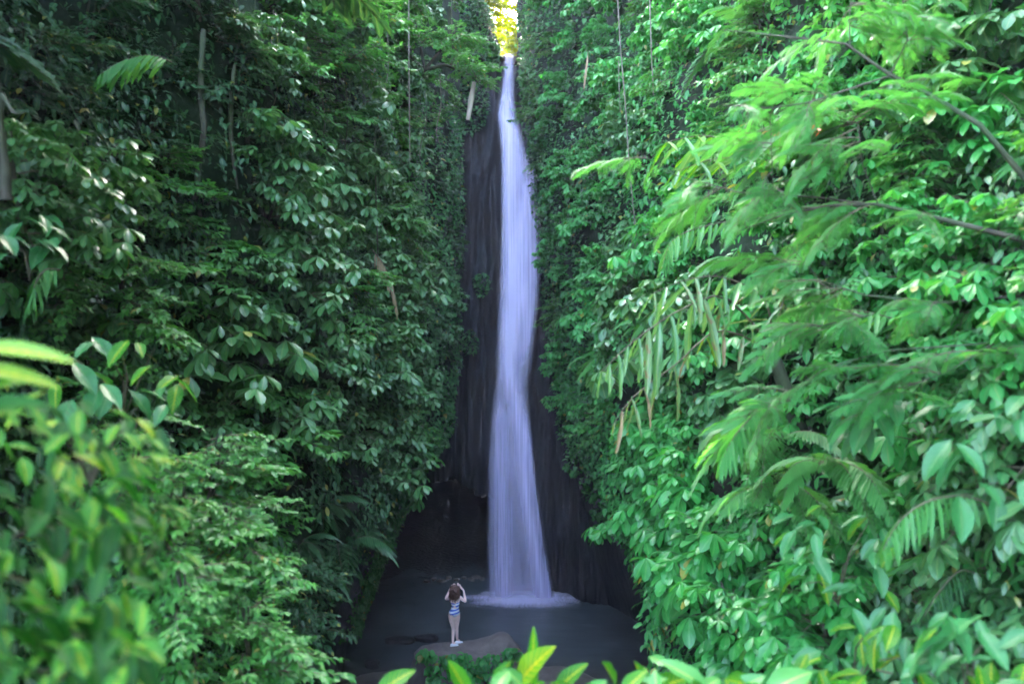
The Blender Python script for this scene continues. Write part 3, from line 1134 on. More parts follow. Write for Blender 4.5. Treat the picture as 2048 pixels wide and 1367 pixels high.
tubes('tree_trunk', [('trunk', [(408, 60, 8.2, .03), (402, 175, 8.2, .036), (408, 260, 8.2, .034), (398, 330, 8.2, .036), (390, 400, 8.2, .04)])], 'bark', 'mottled bare trunk standing in the dark gap upper left', 'trunk')
tubes('hanging_root', [('root', [(470, 130, 8.6, .02), (462, 220, 8.6, .03), (464, 290, 8.6, .025), (475, 378, 8.6, .015)])], 'bark', 'brown hanging root right of the mottled bare trunk', 'root')
tubes('tree_trunk', [('trunk', [(-16, 100, 4.6, .03), (-2, 200, 4.6, .034), (4, 300, 4.6, .032), (14, 400, 4.6, .04)]), ('branch', [(6, 190, 4.6, .015), (28, 225, 4.5, .010), (50, 225, 4.5, .006)])], 'bark', 'brown trunk cut by the left edge of the picture', 'trunk')
tubes('tree_trunk', [('trunk', [(740, -30, 14.6, .055), (737, 120, 14.6, .065), (736, 200, 14.6, .07), (738, 262, 14.6, .08)])], 'bark', 'straight brown trunk among the upper left bushes', 'trunk')
tubes('tree_trunk', [('trunk', [(748, 90, 14.4, .03), (751, 150, 14.4, .035), (754, 235, 14.4, .04)])], 'pale_wood', 'slender pale trunk just right of the straight brown trunk', 'trunk')
tubes('liana', [('vine', [(818, -40, 13.2, .011), (818, 120, 13.2, .013), (819, 230, 13.2, .012), (820, 322, 13.2, .008)])], 'liana', 'thin straight vine hanging free over the upper left bushes', 'vine')
tubes('liana', [('vine', [(750, 240, 13, .010), (751, 330, 13, .012), (753, 420, 13, .012), (756, 520, 13, .010)])], 'bark', 'brown vine hanging below the straight brown trunk', 'vine')
tubes('liana', [('vine', [(1234, -40, 12.5, .012), (1240, 80, 12.5, .013), (1250, 200, 12.5, .012), (1258, 320, 12.5, .011), (1268, 430, 12.5, .010), (1281, 555, 12.5, .008)])], 'liana', 'long pale vine hanging down the right cliff', 'vine')
tubes('liana', [('vine', [(1299, -30, 13, .014), (1302, 80, 13, .014), (1307, 190, 13, .010)])], 'liana', 'short pale vine right of the long one', 'vine')
tubes('liana', [('vine', [(1238, 120, 14, .008), (1238, 170, 14, .009), (1241, 225, 14, .007)])], 'liana', 'thin short vine just left of the long pale one', 'vine')
tubes('liana', [('vine', [(903, -30, 19, .02), (904, 60, 19, .018), (906, 110, 19, .012)])], 'bark', 'brown vine on the dark cliff left of the notch', 'vine')


NTH = ['leftmost', 'second', 'third', 'fourth', 'fifth', 'sixth', 'seventh', 'rightmost']
for i, (u, v0, v1, D, r) in enumerate([(512, -20, 150, 9.5, .008), (548, 20, 230, 10, .007), (590, 120, 330, 10.5, .008), (645, 60, 300, 11.5, .008), (690, 150, 380, 12, .009), (775, 60, 260, 13.5, .008), (850, 180, 330, 15.5, .010), (880, 150, 300, 16.5, .010)]):
    tubes('liana', [('vine', [(u, v0, D, r), (u + rgx.uniform(-8, 8), .6 * v0 + .4 * v1, D, r), (u + rgx.uniform(-10, 10), .25 * v0 + .75 * v1, D, r * .9), (u + rgx.uniform(-12, 12), v1, D, r * .6)])],
          'liana' if i % 2 else 'bark', NTH[i] + ' of eight thin vines trailing through the upper left foliage', 'vine', 'thin vines in the upper left')


# light green tree that leans out over the upper left cliff
def crown_tree(name, limbs, kind, nper, sc, label, seed, stub=None):
    rg = random.Random(seed)
    e = bpy.data.objects.new(name, None)
    COL.objects.link(e)
    b0 = P(*limbs[0][0][:3])
    e.location = b0
    for li, path in enumerate(limbs):
        mb = MB()
        pts = [P(*q[:3]) - b0 for q in path]
        mb.tube(pts, [q[3] for q in path], 0, 6)
        obj('trunk' if li == 0 else 'limb', mb.mesh('limb', [M['bark']]), e)
        for k in range(nper if li else nper // 3):
            t = rg.uniform(.35 if li else .7, 1) * (len(pts) - 1)
            i = min(int(t), len(pts) - 2)
            p = pts[i].lerp(pts[i + 1], t - i)
            d = pts[-1] - pts[0]
            az = math.atan2(d.y, d.x) + rg.uniform(-1.8, 1.8)
            obj('leafy_branch' if kind != 'feather' else 'leafy_spray', rg.choice(BR[kind]), e, p, (rg.uniform(-.6, .6) if kind == 'feather' else rg.uniform(-.3, .3), rg.uniform(-.2, .6) if kind == 'feather' else rg.uniform(-.35, .25), az), sc * rg.uniform(.55, 1.25))
    if stub:
        mb = MB()
        mb.tube([P(*q[:3]) - b0 for q in stub], [q[3] for q in stub], 0, 7)
        obj('broken_limb', mb.mesh('stub', [M['pale_wood']]), e)
    tag(e, label, 'tree')
    return e


crown_tree('leaning_tree', [[(800, 235, 17.3, .10), (820, 190, 17, .08), (850, 140, 16.8, .06)],
                            [(850, 140, 16.8, .05), (890, 130, 16.5, .035), (940, 150, 16.3, .02), (965, 175, 16.2, .01)],
                            [(850, 140, 16.8, .05), (840, 90, 16.6, .035), (830, 40, 16.5, .015)],
                            [(850, 140, 16.8, .05), (890, 90, 16.5, .03), (925, 70, 16.3, .012)],
                            [(850, 140, 16.8, .04), (800, 100, 16.8, .03), (770, 60, 16.8, .012)]],
           'small', 13, .85, 'light green tree leaning out left of the waterfall top, with a pale broken limb', 5,
           [(948, 165, 16.5, .05), (942, 200, 16.5, .075), (936, 240, 16.5, .05)])
crown_tree('leafy_tree', [[(600, 260, 12.5, .10), (610, 160, 12.2, .08), (620, 90, 12, .06)],
                          [(620, 90, 12, .05), (660, 50, 11.8, .03), (700, 20, 11.6, .015)],
                          [(620, 90, 12, .05), (570, 60, 11.8, .03), (520, 40, 11.6, .015)],
                          [(615, 120, 12, .04), (660, 110, 11.6, .03), (700, 120, 11.4, .012)],
                          [(620, 90, 12, .05), (615, 30, 11.8, .03), (610, -30, 11.6, .015)]],
           'small', 13, .9, 'small-leaved tree crown at the top left of centre', 6)

for i, (u, v, D) in enumerate([(0, -330, 5.5)]):  # overhead tree added above the view to shade the left wall
    crown_tree('added_shade_tree', [[(u - 260, v + 330, D, .16), (u - 160, v + 120, D, .13), (u, v, D, .10)],
                               [(u, v, D, .08), (u + 220, v - 40, D - .3, .05), (u + 420, v - 60, D - .5, .02)],
                               [(u, v, D, .08), (u + 150, v - 60, D - 1, .05), (u + 260, v - 80, D - 1.8, .02)],
                               [(u, v, D, .08), (u + 150, v - 60, D + 1, .05), (u + 260, v - 80, D + 1.8, .02)]],
               'small_dark', 12, 1.7, ['added tree above the view shading the top left corner', 'added tree above the view shading the upper left slope', 'added tree above the view shading the upper left bushes', 'added tree above the view shading the cliff left of the notch'][i], 60 + i)

# feathery tree whose dark branches cross the right side
fe = crown_tree('feathery_tree', [
    [(2330, 1250, 5.2, 0.0682), (2300, 800, 5.1, 0.0620), (2200, 560, 5.0, 0.0434), (2100, 420, 5.0, 0.0279), (2048, 355, 5.0, 0.0223), (1960, 250, 5.0, 0.0186), (1860, 190, 5.1, 0.0161), (1780, 150, 5.2, 0.0136), (1690, 88, 5.3, 0.0099), (1540, 70, 5.5, 0.0062), (1440, 60, 5.6, 0.0031)],
    [(1780, 152, 5.2, 0.0087), (1700, 178, 5.2, 0.0074), (1620, 205, 5.2, 0.0062), (1540, 217, 5.2, 0.0050), (1440, 210, 5.2, 0.0025)],
    [(1780, 150, 5.2, 0.0074), (1815, 80, 5.2, 0.0062), (1800, -40, 5.2, 0.0037)],
    [(1700, 92, 5.3, 0.0056), (1698, 40, 5.3, 0.0043), (1706, -30, 5.3, 0.0025)],
    [(2200, 560, 5.0, 0.0279), (2048, 480, 5.0, 0.0223), (1890, 440, 5.0, 0.0174), (1750, 408, 5.1, 0.0124), (1650, 412, 5.2, 0.0087), (1560, 432, 5.3, 0.0062), (1470, 465, 5.4, 0.0031)],
    [(1750, 410, 5.1, 0.0074), (1640, 395, 5.2, 0.0062), (1480, 385, 5.3, 0.0050), (1350, 350, 5.5, 0.0037), (1258, 292, 5.6, 0.0019)],
    [(1757, 412, 5.1, 0.0062), (1725, 330, 5.0, 0.0050), (1715, 240, 5.0, 0.0037), (1690, 200, 5.0, 0.0025)],
    [(1590, 420, 5.2, 0.0050), (1546, 380, 5.2, 0.0037), (1540, 230, 5.2, 0.0025)],
    [(2250, 650, 5.0, 0.0186), (2048, 645, 4.8, 0.0124), (1980, 690, 4.7, 0.0099), (1900, 740, 4.7, 0.0074), (1760, 795, 4.7, 0.0043)],
    [(2240, 640, 5.0, 0.0124), (2048, 590, 4.9, 0.0087), (1880, 605, 4.9, 0.0068), (1730, 590, 5, 0.0056), (1640, 560, 5.1, 0.0037), (1560, 470, 5.2, 0.0019)],
    [(1880, 605, 4.9, 0.0056), (1760, 625, 4.9, 0.0050), (1650, 650, 5.0, 0.0037), (1530, 655, 5.1, 0.0019)],
    [(1990, 685, 4.7, 0.0062), (1780, 700, 4.8, 0.0050), (1650, 735, 4.9, 0.0043), (1590, 790, 5.0, 0.0031), (1530, 825, 5.1, 0.0019)],
], 'feather', 11, .52, 'feathery-leaved tree with thin dark branches crossing the right side', 9)

# ------------------------------------------------------------------ fronds with single leaflets, and big single leaves
def big_leaf_tpl(ts, ws, droop, fold, cross=(-1, -.5, 0, .5, 1), wave=.0):
    v, a = [], []
    for i, (t, wd) in enumerate(zip(ts, ws)):
        z = -droop * t * t
        for c in cross:
            v.append((wd * c, t, z + fold * wd * abs(c) ** 1.3 + wave * math.sin(i * 1.9 + c) * abs(c) * wd))
            a.append((t, c, .5))
    k = len(cross)
    f = []
    for i in range(len(ts) - 1):
        for j in range(k - 1):
            b = i * k + j
            f.append((b, b + 1, b + k + 1, b + k))
    return np.array(v), np.array(f), np.array(a)


def tpl_mesh(tpl, mats, r=.5):
    mb = MB()
    v, f, a = tpl
    a = a.copy()
    a[:, 2] = r
    mb.add(v, f, 0, a)
    return mb.mesh('leaf', mats)


def vein_mat(name, green, vein, edge, veins=26, vstr=.7, trans=.3, rough=.32, patch=None, spec=.3):
    m, nt = new_mat(name)
    L = nt.links
    at = N(nt, 'ShaderNodeAttribute', _attribute_name='leaf')
    sep = N(nt, 'ShaderNodeSeparateXYZ')
    L.new(at.outputs['Vector'], sep.inputs[0])
    ab = math_n(nt, 'ABSOLUTE', sep.outputs[1])
    oi = N(nt, 'ShaderNodeObjectInfo')
    ph = math_n(nt, 'MULTIPLY', math_n(nt, 'SUBTRACT', sep.outputs[0], math_n(nt, 'MULTIPLY', ab, .22)), veins * 6.283)
    sv = math_n(nt, 'POWER', math_n(nt, 'ADD', math_n(nt, 'MULTIPLY', math_n(nt, 'SINE', ph), .5), .5), 6.0)
    sv = math_n(nt, 'MULTIPLY', sv, math_n(nt, 'SUBTRACT', 1.0, math_n(nt, 'MULTIPLY', ab, .75)), True)
    mid = math_n(nt, 'LESS_THAN', ab, .07)
    vf = math_n(nt, 'MAXIMUM', math_n(nt, 'MULTIPLY', sv, vstr), mid)
    tc = N(nt, 'ShaderNodeTexCoord')
    nz = N(nt, 'ShaderNodeTexNoise', Scale=5.0, Detail=3.0)
    L.new(tc.outputs['Object'], nz.inputs['Vector'])
    g = mixc(nt, math_n(nt, 'ADD', math_n(nt, 'MULTIPLY', nz.outputs[0], .7), math_n(nt, 'MULTIPLY', oi.outputs['Random'], .4), True), green, edge)
    if patch:
        pf = ramp(nt, nz.outputs[0], [(.52, (0, 0, 0)), (.58, (1, 1, 1))])
        g = mixc(nt, pf, g, patch)
    c = mixc(nt, vf, g, vein)
    pr = N(nt, 'ShaderNodeBsdfPrincipled', Roughness=rough)
    pr.inputs['Specular IOR Level'].default_value = spec
    L.new(c, pr.inputs['Base Color'])
    b = N(nt, 'ShaderNodeBump', Strength=.5, Distance=.004)
    L.new(vf, b.inputs['Height'])
    L.new(b.outputs[0], pr.inputs['Normal'])
    tr = N(nt, 'ShaderNodeBsdfTranslucent')
    L.new(mixc(nt, 1.0, c, (1.5, 1.5, .7), 'MULTIPLY'), tr.inputs[0])
    mx = N(nt, 'ShaderNodeMixShader')
    mx.inputs[0].default_value = trans
    L.new(pr.outputs[0], mx.inputs[1])
    L.new(tr.outputs[0], mx.inputs[2])
    o = N(nt, 'ShaderNodeOutputMaterial')
    L.new(mx.outputs[0], o.inputs[0])
    return m


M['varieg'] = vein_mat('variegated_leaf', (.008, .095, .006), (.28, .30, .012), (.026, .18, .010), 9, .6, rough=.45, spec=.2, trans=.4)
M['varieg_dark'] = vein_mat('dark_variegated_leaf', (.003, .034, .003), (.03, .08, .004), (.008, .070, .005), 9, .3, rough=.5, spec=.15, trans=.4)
M['yellow'] = vein_mat('yellow_leaf', (.12, .22, .006), (.42, .32, .01), (.05, .20, .008), 9, .8, rough=.4)
M['pale'] = vein_mat('pale_leaf', (.035, .17, .032), (.26, .33, .08), (.07, .23, .055), 14, .25, rough=.35)
M['glossy'] = vein_mat('glossy_leaf', (.014, .085, .022), (.07, .16, .05), (.032, .16, .038), 8, .3, rough=.35)
M['palm_old'] = vein_mat('browning_palm_leaf', (.06, .15, .045), (.22, .25, .10), (.10, .17, .06), 5, .15, patch=(.13, .085, .035))
M['rust'] = vein_mat('rusty_leaf', (.22, .09, .02), (.30, .18, .05), (.34, .17, .03), 8, .3, rough=.5)
TSB = [0, .04, .12, .25, .4, .55, .7, .82, .92, .975, 1]
B_ELL = big_leaf_tpl(TSB, [.006, .012, .075, .155, .195, .20, .175, .125, .065, .025, .004], .28, .35, wave=.10)
B_BLADE = big_leaf_tpl(TSB, [.006, .02, .05, .075, .09, .092, .085, .066, .04, .018, .003], .35, .4, wave=.08)
B_STRAP = big_leaf_tpl(TSB, [.010, .03, .05, .062, .068, .07, .068, .058, .045, .026, .008], .16, .35, wave=.25)
B_THIN = big_leaf_tpl([0, .15, .45, .8, 1], [.02, .05, .06, .045, .004], .15, .3, (-1, 0, 1))
LEAF = {}


def leaf_between(base, tip, mat, tpl, parent, up=(0, 0, 1), name='leaf', wide=1.0, roll=0.0):
    key = (id(tpl), mat)
    if key not in LEAF:
        LEAF[key] = tpl_mesh(tpl, [M[mat]])
    base, tip = Vector(base), Vector(tip)
    y = tip - base
    ln = y.length
    y.normalize()
    x = y.cross(Vector(up))
    x = x.normalized() if x.length > .05 else Vector((1, 0, 0))
    z = x.cross(y)
    rm = Matrix((x, y, z)).transposed() @ Matrix.Rotation(roll, 3, 'Y')
    o = bpy.data.objects.new(name, LEAF[key])
    COL.objects.link(o)
    o.parent = parent
    pl = Vector((0, 0, 0))
    q = parent
    while q:
        pl += Vector(q.location)
        q = q.parent
    o.matrix_basis = Matrix.Translation(base - pl) @ rm.to_4x4() @ Matrix.Diagonal((ln * wide, ln, ln, 1))
    return o


def spline(pts, t):
    n = len(pts) - 1
    i = min(int(t * n), n - 1)
    p0, p1, p2, p3 = pts[max(i - 1, 0)], pts[i], pts[i + 1], pts[min(i + 2, n)]
    t = t * n - i
    return .5 * ((2 * p1) + (p2 - p0) * t + (2 * p0 - 5 * p1 + 4 * p2 - p3) * t * t + (3 * p1 - p0 - 3 * p2 + p3) * t ** 3)


def leaflet_frond(parent, path, n, length, tpl, mats, rg, hang=1.0, rad=.012, wide=1.0, sides=(1, -1), stem='twig', t0=.1, ragged=.15):
    """rachis along a world path, leaflets as single objects"""
    b0 = Vector(parent.location)
    mb = MB()
    pts = [Vector(p) for p in path]
    sp = [spline(pts, t) for t in np.linspace(0, 1, 14)]
    mb.tube([p - b0 for p in sp], [rad * (1 - .8 * i / 13) for i in range(14)], 0, 5)
    fr = obj('frond', mb.mesh('rachis', [M[stem]]), parent)
    for k in range(n):
        t = t0 + (1 - t0) * (k + .5) / n
        p = spline(pts, t)
        d = (spline(pts, min(1, t + .03)) - spline(pts, max(0, t - .03))).normalized()
        sd = d.cross(Vector((0, 0, 1)))
        sd = sd.normalized() if sd.length > .05 else Vector((1, 0, 0))
        for s in sides:
            ln = length * (math.sin(math.pi * (.16 + .74 * t)) ** .6) * rg.uniform(1 - ragged, 1.1)
            if rg.random() < ragged * .25:
                continue
            dr = (sd * s * (1 - .35 * hang + rg.uniform(-.6, .6) * ragged) + d * (.55 + rg.uniform(-1.2, .8) * ragged) + Vector((0, 0, -hang + rg.uniform(-.6, .6) * ragged))).normalized()
            leaf_between(p, p + dr * ln, rg.choice(mats), tpl, fr, up=(sd * s * .5 + Vector((0, 0, 1))), name='leaflet', wide=wide, roll=rg.uniform(-.3, .3))
    return fr


def holder(name, loc, label, cat, group=None):
    e = bpy.data.objects.new(name, None)
    COL.objects.link(e)
    e.location = loc
    return tag(e, label, cat, group)


# drooping palm on the right
rp = random.Random(31)
palm = holder('drooping_palm', P(1545, 720, 7.2), 'large palm with torn, brown-tipped drooping fronds right of the waterfall', 'palm')
mb = MB()
mb.tube([Vector((.5, .4, -.9)), Vector((.2, .1, -.4)), Vector((0, 0, .1))], [.09, .08, .06], 0, 8)
obj('trunk', mb.mesh('palm_trunk', [M['bark']]), palm)
leaflet_frond(palm, [P(1540, 690, 7.2), P(1450, 595, 6.8), P(1360, 620, 6.5), P(1270, 680, 6.3), P(1200, 745, 6.2)], 15, .66, B_STRAP, ['palm', 'palm', 'palm_old'], rp, 1.2, .014, .8, ragged=.6)
leaflet_frond(palm, [P(1540, 700, 7.2), P(1440, 660, 6.9), P(1350, 730, 6.6), P(1270, 790, 6.4), P(1225, 850, 6.3)], 10, .55, B_STRAP, ['palm_old', 'palm_dead', 'palm_old', 'yellow'], rp, 1.3, .013, .75, ragged=.65)
leaflet_frond(palm, [P(1545, 690, 7.2), P(1530, 600, 7.0), P(1450, 555, 6.7), P(1370, 560, 6.5), P(1300, 590, 6.4)], 10, .6, B_STRAP, ['palm', 'palm', 'palm_old'], rp, .8, .013, .75, ragged=.6)
leaflet_frond(palm, [P(1550, 690, 7.2), P(1570, 590, 7.0), P(1620, 560, 6.7), P(1680, 590, 6.5)], 9, .5, B_STRAP, ['palm'], rp, .8, .016, .8, ragged=.5)
ap = holder('arching_palm', P(1560, 330, 8.0), 'bright arching palm frond cluster high on the right, below the feathery sprays', 'palm')
leaflet_frond(ap, [P(1560, 320, 8.0), P(1480, 285, 7.8), P(1400, 272, 7.6), P(1330, 285, 7.4)], 11, .62, B_STRAP, ['pale', 'palm', 'varieg'], rp, .35, .016, 1.0, ragged=.45)
leaflet_frond(ap, [P(1560, 325, 8.0), P(1490, 315, 7.8), P(1420, 320, 7.6), P(1350, 345, 7.4)], 9, .5, B_STRAP, ['palm', 'palm', 'varieg'], rp, .5, .014, 1.0, ragged=.45)
# single large fern-like fronds
for lab, path, n, ln, mt, hang in [
    ('large bright comb-like frond arching at the lower right', [P(1985, 1010, 4.2), P(1930, 992, 4.1), P(1860, 1000, 4.0), P(1800, 1040, 3.95), P(1765, 1100, 3.9)], 22, .24, ['fern'], .85),
    ('dim drooping frond in the shade below the comb-like frond', [P(1960, 1150, 4.6), P(1920, 1140, 4.5), P(1880, 1180, 4.4), P(1850, 1230, 4.3)], 16, .20, ['small_dark'], .9),
    ('green frond hanging in the dark at the upper left', [P(345, 125, 6.6), P(300, 110, 6.5), P(240, 125, 6.4), P(200, 150, 6.3)], 18, .30, ['fern'], .7),
    ('small frond pointing down at the far left', [P(88, 280, 5.4), P(115, 290, 5.3), P(140, 310, 5.2), P(165, 335, 5.2)], 14, .17, ['fern'], .4),
    ('grey-green frond hanging above the left foreground leaves', [P(120, 540, 4.8), P(90, 540, 4.7), P(70, 570, 4.6), P(60, 620, 4.6)], 14, .20, ['fern'], .9),
    ('light frond in the middle of the right bank', [P(1470, 440, 8.4), P(1400, 455, 8.3), P(1345, 480, 8.2), P(1325, 530, 8.1)], 16, .36, ['fern', 'pale'], .9),
    ('long frond across the middle right behind the thin branches', [P(1800, 640, 5.6), P(1700, 620, 5.6), P(1600, 640, 5.6), P(1530, 700, 5.6)], 20, .36, ['fern'], .5),
    ('hanging frond in the upper centre left', [P(560, 150, 10.8), P(530, 145, 10.7), P(505, 165, 10.6), P(490, 200, 10.5)], 14, .42, ['fern'], .7),
    ('yellowish frond in the lower right growth', [P(1580, 800, 5.4), P(1520, 820, 5.3), P(1470, 870, 5.2), P(1440, 930, 5.2)], 18, .30, ['feather'], .5)]:
    h = holder('fern_frond', path[0], lab, 'frond')
    leaflet_frond(h, path, n, ln, B_THIN, mt, rp, hang, .009, 1.0)
for lab, path, n, ln in [('dry brown frond hanging beside the left bushes', [P(745, 500, 13.0), P(765, 525, 12.9), P(785, 570, 12.9), P(795, 620, 12.9)], 14, .42),
                         ('dry brown frond hanging high on the right cliff', [P(1176, 105, 16.0), P(1172, 130, 16), P(1168, 165, 16)], 10, .35)]:
    h = holder('dry_frond', path[0], lab, 'frond')
    leaflet_frond(h, path, n, ln, B_THIN, ['palm_dead'], rp, 1.3, .012, .8)

# glossy big-leaved plants near the camera, right
def leafy_clump(name, label, u, v, D, n, size, mats, rg, ru, rv, tpl=None, az0=3.7, cat='plant', group=None):
    e = holder(name, P(u, v + rv, D + .25), label, cat, group)
    b0 = Vector(e.location)
    for k in range(n):
        q = P(u + rg.uniform(-ru, ru), v + rg.uniform(-rv, rv), D + rg.uniform(-.08, .08) * D)
        az = az0 + rg.uniform(-1.3, 1.3)
        ln = size * rg.uniform(.7, 1.2)
        tip = q + Vector((math.cos(az) * ln, math.sin(az) * ln, -ln * rg.uniform(.0, .9)))
        leaf_between(q, tip, rg.choice(mats), tpl or B_ELL, e, roll=rg.uniform(-.4, .4))
    mb = MB()
    for k in range(max(3, n // 5)):
        q = P(u + rg.uniform(-ru, ru) * .8, v + rg.uniform(-rv, rv) * .8, D + rg.uniform(-.2, .3)) - b0
        k2 = min(1, D / 4)
        mb.tube([Vector((0, .1, -.1)), q * .5 + Vector((0, .1, .02)), q], [.007 * k2, .005 * k2, .003 * k2], 0, 5)
    obj('stem', mb.mesh('stem', [M['twig']]), e)
    return e


rc = random.Random(55)
leafy_clump('glossy_plant', 'glossy dark plant with big pointed leaves at the right edge', 1990, 890, 4.2, 26, .22, ['glossy'], rc, 90, 110)
leafy_clump('glossy_plant', 'glossy plant behind the thin lower right branches', 1800, 790, 5.0, 22, .24, ['glossy'], rc, 110, 80)
leafy_clump('glossy_plant', 'dark glossy plant left of the comb-like frond', 1690, 1090, 4.6, 28, .17, ['glossy', 'glossy', 'varieg'], rc, 110, 100)
leafy_clump('glossy_plant', 'dark glossy plant in the bottom right corner', 1960, 1300, 3.4, 26, .18, ['glossy', 'glossy', 'varieg'], rc, 110, 80)
leafy_clump('glossy_plant', 'glossy plant low on the right above the bottom edge', 1720, 1290, 3.9, 26, .18, ['glossy', 'varieg'], rc, 110, 80)
leafy_clump('glossy_plant', 'big-leaved plant at the left edge above the yellow blades', 40, 470, 4.6, 14, .2, ['glossy'], rc, 60, 60, az0=-.6)
leafy_clump('glossy_plant', 'plant with fingered leaves above the left foreground', 230, 740, 4.4, 26, .2, ['glossy', 'glossy', 'varieg'], rc, 130, 70, az0=-.6)

# out-of-focus variegated plants in the left foreground
rl = random.Random(91)


def blades(name, label, items, stem_from):
    e = holder(name, stem_from, label, 'plant')
    b0 = Vector(e.location)
    mb = MB()
    for (bu, bv, tu, tv, D, mat, tpl) in items:
        b = P(bu, bv, D)
        leaf_between(b, P(tu, tv, D * rl.uniform(.95, 1.06)), mat, tpl, e, up=(rl.uniform(-.3, .3), -.55, 1), roll=rl.uniform(-.3, .3))
        q = b - b0
        mb.tube([Vector((0, 0, 0)), q * .5 + Vector((0, 0, .03)), q], [.0022, .002, .0015], 0, 5)
    obj('stem', mb.mesh('stem', [M['twig']]), e)
    return e


blades('variegated_plant', 'yellow-streaked blade-leaved plant at the left edge', [
    (-80, 705, 100, 662, 1.9, 'yellow', B_BLADE), (-90, 740, 78, 722, 1.9, 'yellow', B_BLADE), (-80, 800, 70, 726, 1.85, 'varieg', B_BLADE), (-90, 850, 60, 770, 1.8, 'varieg_dark', B_ELL),
    (-60, 880, 40, 760, 1.95, 'yellow', B_BLADE), (-70, 830, 60, 800, 1.9, 'varieg', B_BLADE)], P(-160, 1000, 1.9))
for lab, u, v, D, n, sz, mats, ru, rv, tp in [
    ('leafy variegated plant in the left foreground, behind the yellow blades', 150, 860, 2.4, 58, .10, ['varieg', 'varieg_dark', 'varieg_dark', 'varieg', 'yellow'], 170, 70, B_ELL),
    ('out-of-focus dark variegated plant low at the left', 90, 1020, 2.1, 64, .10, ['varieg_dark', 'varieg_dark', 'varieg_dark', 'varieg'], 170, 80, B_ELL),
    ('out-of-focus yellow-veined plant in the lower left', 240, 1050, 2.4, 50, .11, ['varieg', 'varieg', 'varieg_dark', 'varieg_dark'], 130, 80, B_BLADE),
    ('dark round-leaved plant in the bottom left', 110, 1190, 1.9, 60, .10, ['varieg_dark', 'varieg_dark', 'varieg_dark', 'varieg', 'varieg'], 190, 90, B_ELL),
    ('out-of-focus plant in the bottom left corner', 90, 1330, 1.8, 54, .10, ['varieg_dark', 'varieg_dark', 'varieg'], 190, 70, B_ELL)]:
    e = leafy_clump('variegated_plant', lab, u, v, D, n, sz, mats, rl, ru, rv, tp, az0=-.5, cat='plant')

# row of leaves along the bottom edge
blades('variegated_plant', 'single bright leaf rising at the bottom left of the boulder', [(745, 1395, 826, 1324, 3.52, 'varieg', B_ELL), (700, 1420, 640, 1385, 3.52, 'varieg', B_ELL)], P(740, 1470, 3.52))
blades('variegated_plant', 'croton with one half-yellow leaf at the bottom below the boulder', [
    (1030, 1378, 1078, 1290, 3.52, 'yellow', B_ELL), (1060, 1385, 1084, 1292, 3.60, 'varieg', B_BLADE), (985, 1385, 1006, 1320, 3.52, 'varieg', B_ELL), (960, 1385, 905, 1368, 3.52, 'varieg', B_ELL),
    (1010, 1360, 1050, 1375, 3.52, 'varieg', B_BLADE), (1105, 1390, 1162, 1318, 3.52, 'varieg', B_ELL), (1090, 1380, 1060, 1350, 3.60, 'varieg', B_ELL)], P(1040, 1460, 3.52))
blades('variegated_plant', 'broad pale leaves along the bottom right of centre', [
    (1230, 1390, 1235, 1322, 3.36, 'varieg', B_ELL), (1170, 1390, 1200, 1358, 3.20, 'pale', B_ELL), (1270, 1390, 1330, 1338, 3.36, 'pale', B_ELL), (1420, 1385, 1335, 1305, 3.36, 'pale', B_ELL),
    (1300, 1385, 1380, 1340, 3.44, 'varieg', B_ELL), (1400, 1390, 1440, 1340, 3.36, 'pale', B_ELL), (1290, 1370, 1280, 1322, 3.52, 'varieg', B_ELL), (1360, 1390, 1320, 1360, 3.20, 'varieg', B_ELL),
    (1450, 1395, 1520, 1345, 3.28, 'pale', B_ELL), (1340, 1330, 1295, 1305, 3.68, 'pale', B_ELL)], P(1330, 1470, 3.36))
blades('variegated_plant', 'large striped leaf leaning right at the bottom edge, with two below it', [(1525, 1392, 1624, 1323, 3.20, 'pale', B_ELL), (1560, 1400, 1480, 1370, 3.20, 'varieg', B_ELL), (1620, 1400, 1690, 1372, 3.20, 'varieg', B_ELL)], P(1560, 1470, 3.20))

rb = random.Random(64)
for lab, u0, u1, n in [('low fresh leaves along the bottom edge under the boulder', 900, 1180, 9), ('low fresh leaves along the bottom edge right of centre', 1180, 1420, 11), ('low fresh leaves along the bottom edge below the glossy right shrubs', 1420, 1700, 11)]:
    it = []
    for k in range(n):
        u = u0 + (u1 - u0) * (k + rb.random()) / n
        it.append((u, 1395, u + rb.uniform(-60, 60), 1367 - rb.uniform(-5, 45), 3.3 + rb.uniform(-.2, .3), rb.choice(['varieg', 'pale', 'varieg']), B_ELL))
    blades('variegated_plant', lab, it, P((u0 + u1) / 2, 1480, 3.4))

# clinging plants on the rock face and on the boulder
def clinging(name, label, spots, size, n, seed, kind=None, cat='plant', mat='ivy'):
    rg = random.Random(seed)
    Rs, Ts = [], []
    for k in range(n):
        u, v, D, ru, rv = rg.choice(spots)
        a, r = rg.uniform(0, 6.28), math.sqrt(rg.random())
        Ts.append(P(u + math.cos(a) * r * ru, v + math.sin(a) * r * rv, D + rg.uniform(-.15, .1)))
        Rs.append((-math.pi / 2 + rg.uniform(-1.4, 1.4), rg.uniform(-1.0, .2), rg.uniform(-.4, .4)))
    b0 = Ts[0].copy()
    Rs = np.array(Rs)
    mb = MB()
    put(mb, T_HEART, rot_zxy(Rs[:, 0], Rs[:, 1], Rs[:, 2]), np.array([tuple(t - b0) for t in Ts]), size * (.6 + .6 * rng.random(n)), 0)
    o = obj(name, mb.mesh(name, [M[mat]]), loc=b0)
    return tag(o, label, cat, kind=kind)


